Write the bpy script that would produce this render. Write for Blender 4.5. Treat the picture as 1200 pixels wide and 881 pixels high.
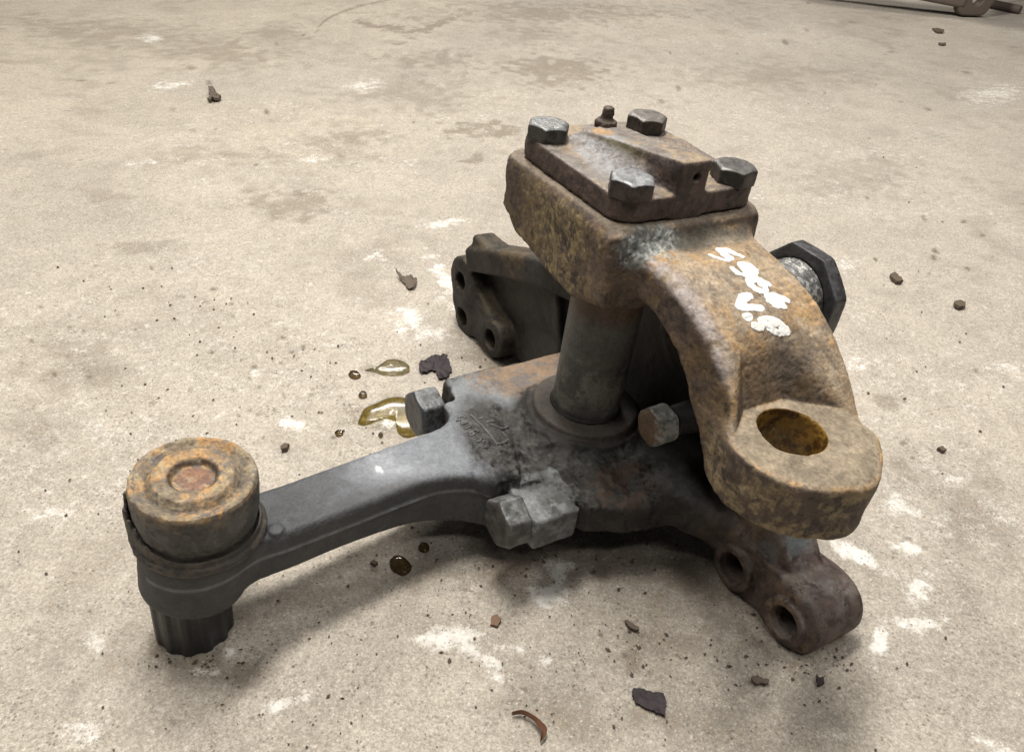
import bpy, math, time
import numpy as np
from mathutils import Matrix, Vector
T0 = time.time()
for o in list(bpy.data.objects): bpy.data.objects.remove(o)
scene = bpy.context.scene
COL = scene.collection

# ------------------------------------------------------------------ camera
CAM = np.array([0.0, 0.0, 0.484])
RIGHT = np.array([0.99769, 0.03875, 0.05564]); RIGHT /= np.linalg.norm(RIGHT)
BACK = np.array([0.0, -0.82047, 0.57169]); BACK -= RIGHT * (BACK @ RIGHT); BACK /= np.linalg.norm(BACK)
UP = np.cross(BACK, RIGHT)
cam = bpy.data.cameras.new('camera'); cam.sensor_width = 36; cam.lens = 29.4
cam.clip_start = 0.01; cam.clip_end = 100
camo = bpy.data.objects.new('camera', cam); COL.objects.link(camo)
camo.matrix_world = Matrix([[RIGHT[i], UP[i], BACK[i], CAM[i]] for i in range(3)] + [[0, 0, 0, 1]])
scene.camera = camo

# ------------------------------------------------------------------ light
world = bpy.data.worlds.new('World'); scene.world = world; world.use_nodes = True
world.node_tree.nodes['Background'].inputs[0].default_value = (0.93, 0.95, 1.0, 1)
world.node_tree.nodes['Background'].inputs[1].default_value = 0.05
def tube_lamp(name, loc, sx, sy, power, aim, color=(1.0, 0.95, 0.87)):
    l = bpy.data.lights.new(name, 'AREA'); l.shape = 'RECTANGLE'; l.size = sx; l.size_y = sy
    l.energy = power; l.color = color
    o = bpy.data.objects.new(name, l); COL.objects.link(o); o.location = loc
    d = Vector(aim) - Vector(loc)
    o.rotation_euler = d.to_track_quat('-Z', 'Y').to_euler()
    return o
tube_lamp('ceiling_lamp', (-0.25, 0.95, 2.5), 1.1, 0.25, 88, (0.0, 0.8, 0))
tube_lamp('ceiling_lamp', (1.5, 0.8, 2.6), 1.4, 0.25, 27, (0.4, 0.8, 0))
tube_lamp('ceiling_lamp', (-1.9, 0.5, 2.6), 1.4, 0.25, 22, (0.0, 0.6, 0), (1.0, 0.92, 0.80))
tube_lamp('ceiling_lamp', (0.5, -0.8, 2.6), 1.4, 0.25, 18, (0.2, 0.5, 0))
tube_lamp('ceiling_lamp', (-0.3, 3.75, 2.6), 1.5, 0.05, 34, (0, 1.6, 0))
tube_lamp('ceiling_lamp', (-0.3, 4.25, 2.6), 1.5, 0.05, 34, (0, 1.6, 0))
vs = scene.view_settings; vs.view_transform = 'Standard'; vs.look = 'None'; vs.gamma = 1; vs.exposure = -0.11
scene.render.engine = 'CYCLES'
scene.cycles.max_bounces = 6

# ------------------------------------------------------------------ pixel helper and the frame of the casting
def ray(px, py):
    x = (px - 600) / 980.0; y = -(py - 440.5) / 980.0
    return RIGHT * x + UP * y - BACK
def ground(px, py, z=0.0):
    r = ray(px, py); return CAM + r * ((z - CAM[2]) / r[2])
U = np.array([0.537, -0.842, -0.039]); A = np.array([0.064, -0.006, 0.998])
A /= np.linalg.norm(A); U -= A * (U @ A); U /= np.linalg.norm(U); V = np.cross(A, U)
ORG = np.array([0.055, 0.543, 0.0])
DZ = 0.29
FR = np.array([U, V, A])
def to_local(p):
    q = FR @ (np.asarray(p) - ORG); q[2] -= DZ; return q     # (u, v, w), w = 0 on the cover plate

# ------------------------------------------------------------------ noise
rng = np.random.RandomState(7)
TAB = rng.rand(64, 64, 64).astype(np.float32)
def vnoise(P, s, off=0.0):
    q = P * s + off
    i = np.floor(q).astype(np.int32); f = (q - i).astype(np.float32)
    f = f * f * f * (f * (f * 6 - 15) + 10)
    i &= 63; j = (i + 1) & 63
    x0, y0, z0 = i.T; x1, y1, z1 = j.T; fx, fy, fz = f.T
    a = TAB[x0, y0, z0] * (1 - fx) + TAB[x1, y0, z0] * fx
    b = TAB[x0, y1, z0] * (1 - fx) + TAB[x1, y1, z0] * fx
    c = TAB[x0, y0, z1] * (1 - fx) + TAB[x1, y0, z1] * fx
    d = TAB[x0, y1, z1] * (1 - fx) + TAB[x1, y1, z1] * fx
    return (a * (1 - fy) + b * fy) * (1 - fz) + (c * (1 - fy) + d * fy) * fz
NOFF = [0.0]
def fbm(P, s, o=4, off=0.0, g=0.5):
    off = off + NOFF[0]
    r = 0; a = 1; t = 0
    for k in range(o):
        r = r + a * vnoise(P, s * 2.03 ** k, off + 11.3 * k); t += a; a *= g
    return r / t
def ss(x, a, b):
    t = np.clip((x - a) / (b - a), 0, 1); return t * t * (3 - 2 * t)

# ------------------------------------------------------------------ signed distance tools
def L(v): return np.sqrt((v * v).sum(-1))
def smin(a, b, k):
    h = np.clip(0.5 + 0.5 * (b - a) / k, 0, 1); return b * (1 - h) + a * h - k * h * (1 - h)
def smax(a, b, k): return -smin(-a, -b, k)
def sbox(P, c, h, r=0.0):
    q = np.abs(P - np.array(c)) - (np.array(h) - r)
    return L(np.maximum(q, 0)) + np.minimum(q.max(-1), 0) - r
def culled(P, lo, hi, fn, m=.035):
    q = np.maximum(np.maximum(np.array(lo) - P, P - np.array(hi)), 0); db = L(q); k = db < m
    out = db + .0; 
    if k.any(): out[k] = fn(P[k])
    return out
def rot(ax, deg):
    return np.array(Matrix.Rotation(math.radians(deg), 3, ax))
def sboxr(P, c, h, M, r=0.0): return sbox((P - np.array(c)) @ M, (0, 0, 0), h, r)
def scyl(P, a, b, r0, r1=None, rd=0.0):
    a = np.array(a, float); b = np.array(b, float); ax = b - a; l = np.linalg.norm(ax); ax = ax / l
    if r1 is None: r1 = r0
    d = P - a; t = d @ ax; rad = L(d - t[:, None] * ax)
    rr = r0 + (r1 - r0) * np.clip(t / l, 0, 1)
    x = rad - rr + rd; y = np.abs(t - l / 2) - l / 2 + rd
    return np.sqrt(np.maximum(x, 0) ** 2 + np.maximum(y, 0) ** 2) + np.minimum(np.maximum(x, y), 0) - rd
def scap(P, a, b, r0, r1=None):
    a = np.array(a, float); b = np.array(b, float); ba = b - a
    if r1 is None: r1 = r0
    t = np.clip(((P - a) @ ba) / (ba @ ba), 0, 1)
    return L(P - a - t[:, None] * ba) - (r0 + (r1 - r0) * t)
def poly2(x, y, V2):
    V2 = np.array(V2, float); n = len(V2); d = np.full(len(x), 1e9); s = np.ones(len(x))
    for i in range(n):
        j = i - 1
        ex, ey = V2[j] - V2[i]; wx = x - V2[i][0]; wy = y - V2[i][1]
        t = np.clip((wx * ex + wy * ey) / (ex * ex + ey * ey), 0, 1)
        d = np.minimum(d, (wx - ex * t) ** 2 + (wy - ey * t) ** 2)
        c1 = y >= V2[i][1]; c2 = y < V2[j][1]; c3 = ex * wy > ey * wx
        s = np.where((c1 & c2 & c3) | (~c1 & ~c2 & ~c3), -s, s)
    return s * np.sqrt(d)
def sprism(P, i, j, k, V2, k0, k1, r=0.003, grow=0.0):
    """polygon in axes i, j extruded along axis k, rounded by r"""
    lo = [0, 0, 0]; hi = [0, 0, 0]; VV = np.array(V2)
    lo[i], lo[j], lo[k] = VV[:, 0].min() - max(grow, 0), VV[:, 1].min() - max(grow, 0), k0; hi[i], hi[j], hi[k] = VV[:, 0].max() + max(grow, 0), VV[:, 1].max() + max(grow, 0), k1
    return culled(P, lo, hi, lambda Q: sprism0(Q, i, j, k, V2, k0, k1, r, grow))
def sprism0(P, i, j, k, V2, k0, k1, r, grow):
    d2 = poly2(P[:, i], P[:, j], V2) - grow + r; w = np.abs(P[:, k] - (k0 + k1) / 2) - (k1 - k0) / 2 + r
    return np.sqrt(np.maximum(d2, 0) ** 2 + np.maximum(w, 0) ** 2) + np.minimum(np.maximum(d2, w), 0) - r
def catmull(pts, n):
    pts = np.array(pts, float); p = np.vstack([2 * pts[0] - pts[1], pts, 2 * pts[-1] - pts[-2]]); out = []
    for i in range(1, len(p) - 2):
        for t in np.linspace(0, 1, n, endpoint=False):
            a, b, c, d = p[i - 1:i + 3]
            out.append(0.5 * (2 * b + (c - a) * t + (2 * a - 5 * b + 4 * c - d) * t * t + (3 * b - a - 3 * c + d) * t ** 3))
    out.append(pts[-1]); return np.array(out)
def ssweep(P, rows, side, r, n=3):
    """rows: x, y, z, half width (along side), half height"""
    C = catmull(rows, n); g = (C[:, 3:5].max(1))[:, None]
    return culled(P, (C[:, :3] - g).min(0), (C[:, :3] + g).max(0), lambda Q: ssweep0(Q, C, side, r))
def ssweep0(P, C, side, r):
    d = np.full(len(P), 1e9); side = np.array(side, float); side /= np.linalg.norm(side)
    for a, b in zip(C[:-1], C[1:]):
        ba = b[:3] - a[:3]; l = np.linalg.norm(ba); Tn = ba / l
        S = side - Tn * (side @ Tn); S /= np.linalg.norm(S); N = np.cross(Tn, S)
        t = np.clip(((P - a[:3]) @ Tn) / l, 0, 1); D = P - a[:3] - t[:, None] * ba
        hw = a[3] + (b[3] - a[3]) * t; hh = a[4] + (b[4] - a[4]) * t
        qx = np.abs(D @ S) - hw + r; qy = np.abs(D @ N) - hh + r; qz = D @ Tn
        dd = np.sqrt(np.maximum(qx, 0) ** 2 + np.maximum(qy, 0) ** 2 + qz ** 2) + np.minimum(np.maximum(qx, qy), 0) - r
        d = np.minimum(d, dd)
    return d
def frame(axis, up=(0, 0, 1)):
    z = np.array(axis, float); z /= np.linalg.norm(z); u = np.array(up, float)
    if abs(z @ (u / np.linalg.norm(u))) > 0.97: u = np.array([1.0, 0, 0])
    x = np.cross(u, z); x /= np.linalg.norm(x); return np.array([x, np.cross(z, x), z]).T
def shex(P, c, axis, af, h, turn=0.0, rd=0.0012, both=False, sides=3, cf=.95):
    """hex head: c = centre of its base, grows along axis; af = across flats"""
    M = frame(axis) @ rot('Z', turn); Q = (P - np.array(c)) @ M
    d = np.full(len(P), -1e9)
    for k in range(sides):
        a = math.pi / sides * k; d = smax(d, np.abs(Q[:, 0] * math.cos(a) + Q[:, 1] * math.sin(a)) - af / 2, rd)
    z = np.abs(Q[:, 2] - h / 2) - h / 2
    d = smax(d, z, rd)
    rad = np.hypot(Q[:, 0], Q[:, 1])
    cone = (rad * 0.5 + (Q[:, 2] - h) * 0.866) - af * 0.25 * cf
    d = smax(d, cone, rd * .7)
    if both: d = smax(d, (rad * 0.5 - Q[:, 2] * 0.866) - af * 0.25 * 1.02, rd * .7)
    return d

# ------------------------------------------------------------------ surface nets
def polygonise(f, lo, hi, h):
    lo = np.array(lo, float); hi = np.array(hi, float); B = 8
    nb = np.ceil((hi - lo) / (h * B)).astype(int); n = nb * B
    F = np.empty(n, np.float32)
    bc = np.stack(np.meshgrid(*[np.arange(k) for k in nb], indexing='ij'), -1).reshape(-1, 3)
    fc = f(lo + (bc * B + B / 2 - .5) * h)
    Fb = F.reshape(nb[0], B, nb[1], B, nb[2], B).transpose(0, 2, 4, 1, 3, 5).copy()
    Fb[:] = (np.sign(fc).reshape(nb))[..., None, None, None]
    act = np.abs(fc) < h * B * 0.87 * 1.35 + h
    loc = np.stack(np.meshgrid(*[np.arange(B)] * 3, indexing='ij'), -1).reshape(-1, 3)
    ab = bc[act]
    for s in range(0, len(ab), 1200):
        c = ab[s:s + 1200]; pts = lo + (c[:, None, :] * B + loc[None]).reshape(-1, 3) * h
        Fb[c[:, 0], c[:, 1], c[:, 2]] = f(pts).reshape(-1, B, B, B)
    F = Fb.transpose(0, 3, 1, 4, 2, 5).reshape(n)
    F[0] = F[-1] = 1; F[:, 0] = F[:, -1] = 1; F[:, :, 0] = F[:, :, -1] = 1
    S = F < 0
    sl = lambda X, o: X[o[0]:X.shape[0] - 1 + o[0], o[1]:X.shape[1] - 1 + o[1], o[2]:X.shape[2] - 1 + o[2]]
    offs = [(i, j, k) for i in (0, 1) for j in (0, 1) for k in (0, 1)]
    cnt = sum(sl(S, o).astype(np.int8) for o in offs)
    cell = np.argwhere((cnt > 0) & (cnt < 8)); idm = np.full(cnt.shape, -1, np.int64); idm[tuple(cell.T)] = np.arange(len(cell))
    acc = np.zeros((len(cell), 3)); num = np.zeros(len(cell))
    for a in offs:
        for ax in range(3):
            if a[ax]: continue
            b = list(a); b[ax] = 1
            fa = F[tuple((cell + a).T)].astype(float); fb = F[tuple((cell + b).T)].astype(float)
            m = (fa < 0) != (fb < 0); t = np.where(m, fa / np.where(m, fa - fb, 1), 0)
            p = np.tile(np.array(a, float), (len(cell), 1)); p[:, ax] = t
            acc += p * m[:, None]; num += m
    Vt = lo + (cell + acc / num[:, None]) * h
    quads = []
    for ax in range(3):
        o = [0, 0, 0]; o[ax] = 1
        A_ = S[:S.shape[0] - o[0], :S.shape[1] - o[1], :S.shape[2] - o[2]]; B_ = S[o[0]:, o[1]:, o[2]:]
        e = np.argwhere(A_ != B_)
        y, z = (ax + 1) % 3, (ax + 2) % 3
        e = e[(e[:, y] > 0) & (e[:, z] > 0)]
        fl = A_[tuple(e.T)]
        q = []
        for dy, dz in ((1, 1), (0, 1), (0, 0), (1, 0)):
            c = e.copy(); c[:, y] -= dy; c[:, z] -= dz; q.append(idm[tuple(c.T)])
        q = np.stack(q, 1); q[~fl] = q[~fl][:, ::-1]; quads.append(q)
    Q = np.vstack(quads); Q = Q[(Q >= 0).all(1)]
    for it in range(2):
        g, v = grad(f, Vt, h * .3); g2 = np.maximum((g * g).sum(1), .05)
        st = g * (v / g2)[:, None]; m = L(st); st *= np.minimum(1, h / np.maximum(m, 1e-12))[:, None]; Vt = Vt - st
    return Vt, Q
def grad(f, P, e):
    k = np.array([[1, -1, -1], [-1, -1, 1], [-1, 1, -1], [1, 1, 1]], float); g = 0; v = 0
    for d in k:
        x = f(P + d * e); g = g + d * x[:, None]; v = v + x
    return g / (4 * e), v / 4
def mesh_from(name, Vt, Q, cols=None, rough=None, smooth=True):
    me = bpy.data.meshes.new(name); k = Q.shape[1]
    me.vertices.add(len(Vt)); me.vertices.foreach_set('co', np.ascontiguousarray(Vt, np.float32).ravel())
    me.loops.add(len(Q) * k); me.loops.foreach_set('vertex_index', Q.astype(np.int32).ravel())
    me.polygons.add(len(Q)); me.polygons.foreach_set('loop_start', np.arange(0, len(Q) * k, k, dtype=np.int32))
    me.polygons.foreach_set('loop_total', np.full(len(Q), k, np.int32)) if False else None
    me.update(calc_edges=True)
    me.polygons.foreach_set('use_smooth', np.full(len(Q), smooth))
    if cols is not None:
        at = me.color_attributes.new('Col', 'FLOAT_COLOR', 'POINT')
        c = np.ones((len(Vt), 4), np.float32); c[:, :3] = cols
        if rough is not None: c[:, 3] = rough
        at.data.foreach_set('color', c.ravel())
    return me
def obj(name, me, mat, parent=None, **kw):
    o = bpy.data.objects.new(name, me); COL.objects.link(o); o.parent = parent
    if mat and not me.materials: me.materials.append(mat)
    for k, v in kw.items(): o[k] = v
    return o

# ------------------------------------------------------------------ materials
def nt(name):
    m = bpy.data.materials.new(name); m.use_nodes = True; t = m.node_tree; return m, t, t.nodes, t.links, t.nodes['Principled BSDF']
def iron(name, bump=0.5, metallic=0.0, scale=1.0, spec=0.5, grain=0.35):
    m, t, N, K, B = nt(name)
    at = N.new('ShaderNodeAttribute'); at.attribute_name = 'Col'
    tc = N.new('ShaderNodeTexCoord')
    n1 = N.new('ShaderNodeTexNoise'); n1.inputs['Scale'].default_value = 420 * scale; n1.inputs['Detail'].default_value = 5; n1.inputs['Roughness'].default_value = .65
    n2 = N.new('ShaderNodeTexNoise'); n2.inputs['Scale'].default_value = 1500 * scale; n2.inputs['Detail'].default_value = 3
    n3 = N.new('ShaderNodeTexNoise'); n3.inputs['Scale'].default_value = 110 * scale; n3.inputs['Detail'].default_value = 7; n3.inputs['Roughness'].default_value = .7
    for n in (n1, n2, n3): K.new(tc.outputs['Object'], n.inputs['Vector'])
    mr = N.new('ShaderNodeMapRange'); mr.inputs[1].default_value = .3; mr.inputs[2].default_value = .7
    mr.inputs[3].default_value = 1 - grain; mr.inputs[4].default_value = 1 + grain; K.new(n1.outputs['Fac'], mr.inputs[0])
    a2 = N.new('ShaderNodeAttribute'); a2.attribute_name = 'Col2'
    n4 = N.new('ShaderNodeTexNoise'); n4.inputs['Scale'].default_value = 130 * scale; n4.inputs['Detail'].default_value = 8; n4.inputs['Roughness'].default_value = .75; K.new(tc.outputs['Object'], n4.inputs['Vector'])
    pk = N.new('ShaderNodeMapRange'); pk.inputs[1].default_value = .47; pk.inputs[2].default_value = .56; K.new(n4.outputs['Fac'], pk.inputs[0])
    mc = N.new('ShaderNodeMix'); mc.data_type = 'RGBA'; K.new(pk.outputs[0], mc.inputs[0]); K.new(at.outputs['Color'], mc.inputs[6]); K.new(a2.outputs['Color'], mc.inputs[7])
    mx = N.new('ShaderNodeVectorMath'); mx.operation = 'SCALE'; K.new(mc.outputs[2], mx.inputs[0]); K.new(mr.outputs[0], mx.inputs['Scale'])
    mr2 = N.new('ShaderNodeMapRange'); mr2.inputs[1].default_value = .35; mr2.inputs[2].default_value = .65
    mr2.inputs[3].default_value = 1 - grain * .7; mr2.inputs[4].default_value = 1 + grain * .7; K.new(n3.outputs['Fac'], mr2.inputs[0])
    mx2 = N.new('ShaderNodeVectorMath'); mx2.operation = 'SCALE'; K.new(mx.outputs[0], mx2.inputs[0]); K.new(mr2.outputs[0], mx2.inputs['Scale'])
    K.new(mx2.outputs[0], B.inputs['Base Color'])
    ra = N.new('ShaderNodeMath'); ra.operation = 'MULTIPLY_ADD'; K.new(n1.outputs['Fac'], ra.inputs[0]); ra.inputs[1].default_value = .25
    rb = N.new('ShaderNodeMath'); rb.operation = 'SUBTRACT'; K.new(at.outputs['Alpha'], rb.inputs[0]); rb.inputs[1].default_value = .12
    K.new(rb.outputs[0], ra.inputs[2]); K.new(ra.outputs[0], B.inputs['Roughness'])
    B.inputs['Metallic'].default_value = metallic; B.inputs['Specular IOR Level'].default_value = spec
    b1 = N.new('ShaderNodeBump'); b1.inputs['Strength'].default_value = bump; b1.inputs['Distance'].default_value = .0009; K.new(n1.outputs['Fac'], b1.inputs['Height'])
    b2 = N.new('ShaderNodeBump'); b2.inputs['Strength'].default_value = bump * .6; b2.inputs['Distance'].default_value = .0003; K.new(n2.outputs['Fac'], b2.inputs['Height'])
    b3 = N.new('ShaderNodeBump'); b3.inputs['Strength'].default_value = bump * .8; b3.inputs['Distance'].default_value = .0015; K.new(n3.outputs['Fac'], b3.inputs['Height'])
    K.new(b3.outputs[0], b1.inputs['Normal']); K.new(b1.outputs[0], b2.inputs['Normal']); K.new(b2.outputs[0], B.inputs['Normal'])
    return m
M_CAST = iron('rusty_cast_iron', .75, 0.0, grain=.34, spec=.42)
M_LOW = iron('greasy_cast_iron', .7, 0.0, grain=.22, spec=.38)
M_BOLT = iron('worn_bolt_steel', .3, 0.25, grain=.22)
M_RUB = iron('black_rubber', .25, 0.0, grain=.15)
def plain(name, col, rough=.6, spec=.4):
    m, t, N, K, B = nt(name)
    tc = N.new('ShaderNodeTexCoord'); n = N.new('ShaderNodeTexNoise'); n.inputs['Scale'].default_value = 600; n.inputs['Detail'].default_value = 4
    K.new(tc.outputs['Object'], n.inputs['Vector'])
    r = N.new('ShaderNodeMapRange'); r.inputs[3].default_value = .75; r.inputs[4].default_value = 1.25; K.new(n.outputs['Fac'], r.inputs[0])
    v = N.new('ShaderNodeVectorMath'); v.operation = 'SCALE'; v.inputs[0].default_value = col; K.new(r.outputs[0], v.inputs['Scale']); K.new(v.outputs[0], B.inputs['Base Color'])
    B.inputs['Roughness'].default_value = rough; B.inputs['Specular IOR Level'].default_value = spec
    b = N.new('ShaderNodeBump'); b.inputs['Strength'].default_value = .5; b.inputs['Distance'].default_value = .0004; K.new(n.outputs['Fac'], b.inputs['Height']); K.new(b.outputs[0], B.inputs['Normal'])
    return m
M_CAST2 = plain('far_rusty_iron', (.13, .105, .09), .7)
M_PAINT = plain('white_marker_paint', (.84, .84, .82), .38)

# ------------------------------------------------------------------ colour recipes (linear albedo)
def mixc(a, b, m): return a * (1 - m[:, None]) + np.array(b) * m[:, None]
def const(P, c): return np.tile(np.array(c, float), (len(P), 1))
def blob(P, c, r, amp=.35, s=60, sharp=.25):
    n = fbm(P, s, 4, 3.7) - .5
    d = L((P - np.array(c)) / np.array(r)) + n * amp * 4
    return 1 - ss(d, 1 - sharp, 1 + sharp)

# ------------------------------------------------------------------ SDFs of the parts (u, v, w)
ROOT = bpy.data.objects.new('suspension_casting', None); COL.objects.link(ROOT)
ROOT.matrix_world = Matrix([[U[i], V[i], A[i], ORG[i]] for i in range(3)] + [[0, 0, 0, 1]])
ROOT['label'] = 'large rusty steering knuckle assembly with grey ball joint arm standing on concrete'
ROOT['category'] = 'machine part'

def part(name, f, lo, hi, h, colfn, mat, parent=ROOT, disp=None, **kw):
    t = time.time()
    P, Q = polygonise(f, lo, hi, h)
    g, v = grad(f, P, h * .5); Nn = g / np.maximum(L(g), 1e-9)[:, None]
    if disp is not None:
        P = P + Nn * disp(P, Nn)[:, None]
    c, r = colfn(P, Nn); NOFF[0] = 37.7; c2, _ = colfn(P, Nn); NOFF[0] = 0.0
    P2 = P + np.array([0, 0, DZ])
    me = mesh_from(name, P2, Q, np.clip(c, 0.004, .95), r)
    at = me.color_attributes.new('Col2', 'FLOAT_COLOR', 'POINT'); cc = np.ones((len(P), 4), np.float32); cc[:, :3] = np.clip(c2, .004, .95); at.data.foreach_set('color', cc.ravel())
    o = obj(name, me, mat, parent, **kw)
    print('%-18s %7d verts %.1fs' % (name, len(P), time.time() - t))
    return o
def child_keep(o, parent):
    o.parent = parent; return o

CLAY = [(-.250, 0)]
# --- upper arm: head, swept arm, boss
BC = np.array([.188, -.002, -.092]); BA = np.array([.03, .0, 1.0]); BA /= np.linalg.norm(BA)
HC = np.array([.1845, -.004, -.092])
def f_upper(P):
    u, v, w = P.T
    fl = sprism(P, 0, 1, 2, [(-.0565, -.0445), (.046, -.0405), (.047, .048), (-.053, .048)], -.036, -.0165, .003, .0165)
    # bearing head below the flange, deeper towards the arm
    head = sprism(P, 0, 2, 1, [(-.0625, -.022), (.060, -.022), (.064, -.066), (.030, -.076), (-.012, -.0705), (-.046, -.064), (-.0635, -.052)], -.061, .062, .0045, .002)
    neck = scyl(P, (0, 0, -.03), (0, 0, -.092), .050, .043, .006)
    d = smin(fl, head, .006); d = smin(d, neck, .012)
    arm = ssweep(P, [(.020, .003, -.048, .050, .024), (.055, .003, -.043, .049, .0165), (.090, .003, -.0455, .047, .0150),
                     (.116, .005, -.055, .0475, .0165), (.134, .008, -.069, .0485, .0185), (.150, .010, -.086, .0490, .0205), (.166, .010, -.103, .048, .0210), (.178, .008, -.116, .044, .0200)],
                 (0, 1, 0), .008, 5)
    d = smin(d, arm, .012)
    boss = scyl(P, BC, BC - BA * .0415, .0442, .0430, .005)
    ear = sboxr(P, (.203, .014, -.1125), (.0215, .0265, .0200), rot('Z', 35), .008)
    boss = smin(boss, ear, .022)
    d = smin(d, boss, .014)
    t = w + .0905; cut = np.minimum(t, (u - .160 - .75 * np.maximum(np.abs(v + .004) - .016, 0) + .45 * t) / 1.1)      # straight step down to the flat face round the eye
    d = smax(d, cut, .006)
    d = smax(d, -scyl(P, HC + BA * .06, HC - BA * .1, .0202), .0022)
    d = smax(d, -scyl(P, (0, 0, -.2), (0, 0, -.07), .0285), .001)
    return d
def cast_disp(a=1.0, off=0.0):
    def g(P, N):
        n = fbm(P, 45, 3, off) - .5; m = fbm(P, 240, 3, off + 5) - .5
        pit = ss(fbm(P, 330, 2, off + 9), .62, .75)
        return a * (n * .0013 + m * .0005 - pit * .0004)
    return g
def upper_disp(P, N):
    d = cast_disp(1.0)(P, N)
    # thick old scale on the downward side faces
    k = ss(-N[:, 2], -.3, .3) * ss(fbm(P, 60, 3, 31), .45, .62)
    d += k * .0007
    # sealant blob in the corner under the flange
    b = blob(P, (.062, -.040, -.030), (.018, .024, .014), .2)
    d += b * (.0012 + (fbm(P, 260, 3, 8) - .5) * .003)
    return d
def c_upper(P, N):
    u, v, w = P.T
    n1 = fbm(P, 38, 5, 1.0); n2 = fbm(P, 95, 5, 4.0); n3 = fbm(P, 22, 4, 7.0); n4 = fbm(P, 260, 3, 2)
    c = const(P, (.105, .076, .060))                                   # purple-brown rust
    c = mixc(c, (.050, .038, .033), ss(n2, .50, .62))
    c = mixc(c, (.165, .112, .062), ss(n1, .52, .66) * .8)
    # what is left of the yellow paint on the head, on the side faces and the boss
    side = ss(1 - np.abs(N[:, 2]), .35, .7)
    reg = np.maximum(ss(u, -.065, .0) * ss(-u, -.068, -.02) * ss(-v, .02, .05), 0)
    boss = ss(u, .150, .170) * ss(-w, .092, .100)
    ps = P * np.array([1.6, 1.6, .7])
    ns = fbm(ps, 120, 6, 4.0, .62)
    yel = ss(ns, .50, .56)
    c = mixc(c, (.280, .218, .112), yel * reg * side * .85)
    c = mixc(c, (.15, .115, .075), ss(fbm(ps, 70, 5, 91), .48, .56) * (1 - yel) * reg * side * .6)
    c = mixc(c, (.255, .200, .118), ss(ns * .5 + n1 * .5, .44, .52) * boss * .85)
    c = mixc(c, (.080, .060, .050), ss(fbm(P, 75, 5, 61, .6), .53, .59) * boss * .9)
    left = ss(-u, .02, .06) * side
    c = mixc(c, (.050, .038, .033), left * .75 * ss(n3, .35, .6))
    c = mixc(c, (.19, .145, .075), ss(n2, .55, .62) * left * .5)
    # upward face of the arm: tan dust over rust
    top = ss(N[:, 2], .30, .62) * ss(u, .050, .075) * (1 - ss(u, .160, .175) * ss(np.abs(N[:, 2]), .9, .99))
    tan = mixc(const(P, (.325, .248, .170)), (.42, .270, .132), ss(fbm(P, 30, 5, 81, .6), .48, .56) * .85)
    tan = mixc(tan, (.19, .155, .13), ss(fbm(P, 50, 5, 12), .55, .68) * .8)
    tan = mixc(tan, (.42, .36, .28), ss(fbm(P, 150, 5, 52, .65), .52, .64) * .5)
    m = top * (.75 + .25 * ss(n2, .4, .5))
    c = c * (1 - m[:, None]) + tan * m[:, None]
    # dark band across the arm before the boss and on its far edge
    band = blob(P, (.150, .020, -.070), (.012, .022, .02), .28)
    c = mixc(c, (.150, .125, .10), band * .7)
    # boss top: smooth grey-tan
    bt = ss(N[:, 2], .8, .95) * ss(u, .140, .150)
    c = mixc(c, (.285, .235, .168), bt * .8)
    c = mixc(c, (.165, .135, .10), bt * ss(n1, .48, .6) * .7)
    # worn silvery-purple crest along the left edge
    crest = np.exp(-((v + .040) / .0075) ** 2) * ss(N[:, 2], .15, .5) * ss(u, .055, .075) * ss(-u, -.165, -.140)
    c = mixc(c, (.36, .32, .32), crest * ss(n2, .34, .55) * .85)
    # flange lip: lighter worn band
    lip = ss(N[:, 2], .5, .9) * ss(-u, -.075, -.066) * ss(w, -.022, -.018)
    c = mixc(c, (.215, .175, .135), lip * .8)
    # blue-grey sealant
    b = blob(P, (.066, -.034, -.028), (.011, .021, .013), .34)
    sn = fbm(P * np.array([1, 2.2, 1]), 260, 4, 71, .6)
    sc = mixc(const(P, (.13, .145, .145)), (.34, .36, .345), ss(sn, .50, .60)); sc = mixc(sc, (.03, .03, .03), 1 - ss(np.abs(fbm(P, 110, 3, 77) - .5), .004, .014))
    c = c * (1 - b[:, None] * .92) + sc * b[:, None] * .92
    b2 = blob(P, (.070, .012, -.028), (.010, .030, .012), .3)
    c = mixc(c, (.10, .098, .085), b2 * .7)
    # oily bore
    bore = ss(-(L((P - HC)[:, :2]) - .0211), 0, .0006) * (u > .14)
    c = mixc(c, (.23, .13, .025), bore)
    c = mixc(c, (.075, .035, .012), bore * ss(n2, .5, .58))
    r = .72 + .12 * (n1 - .5) - .45 * bore - .22 * crest
    c *= (.82 + .36 * fbm(P, 120, 4, 21))[:, None]
    return c, r

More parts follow.
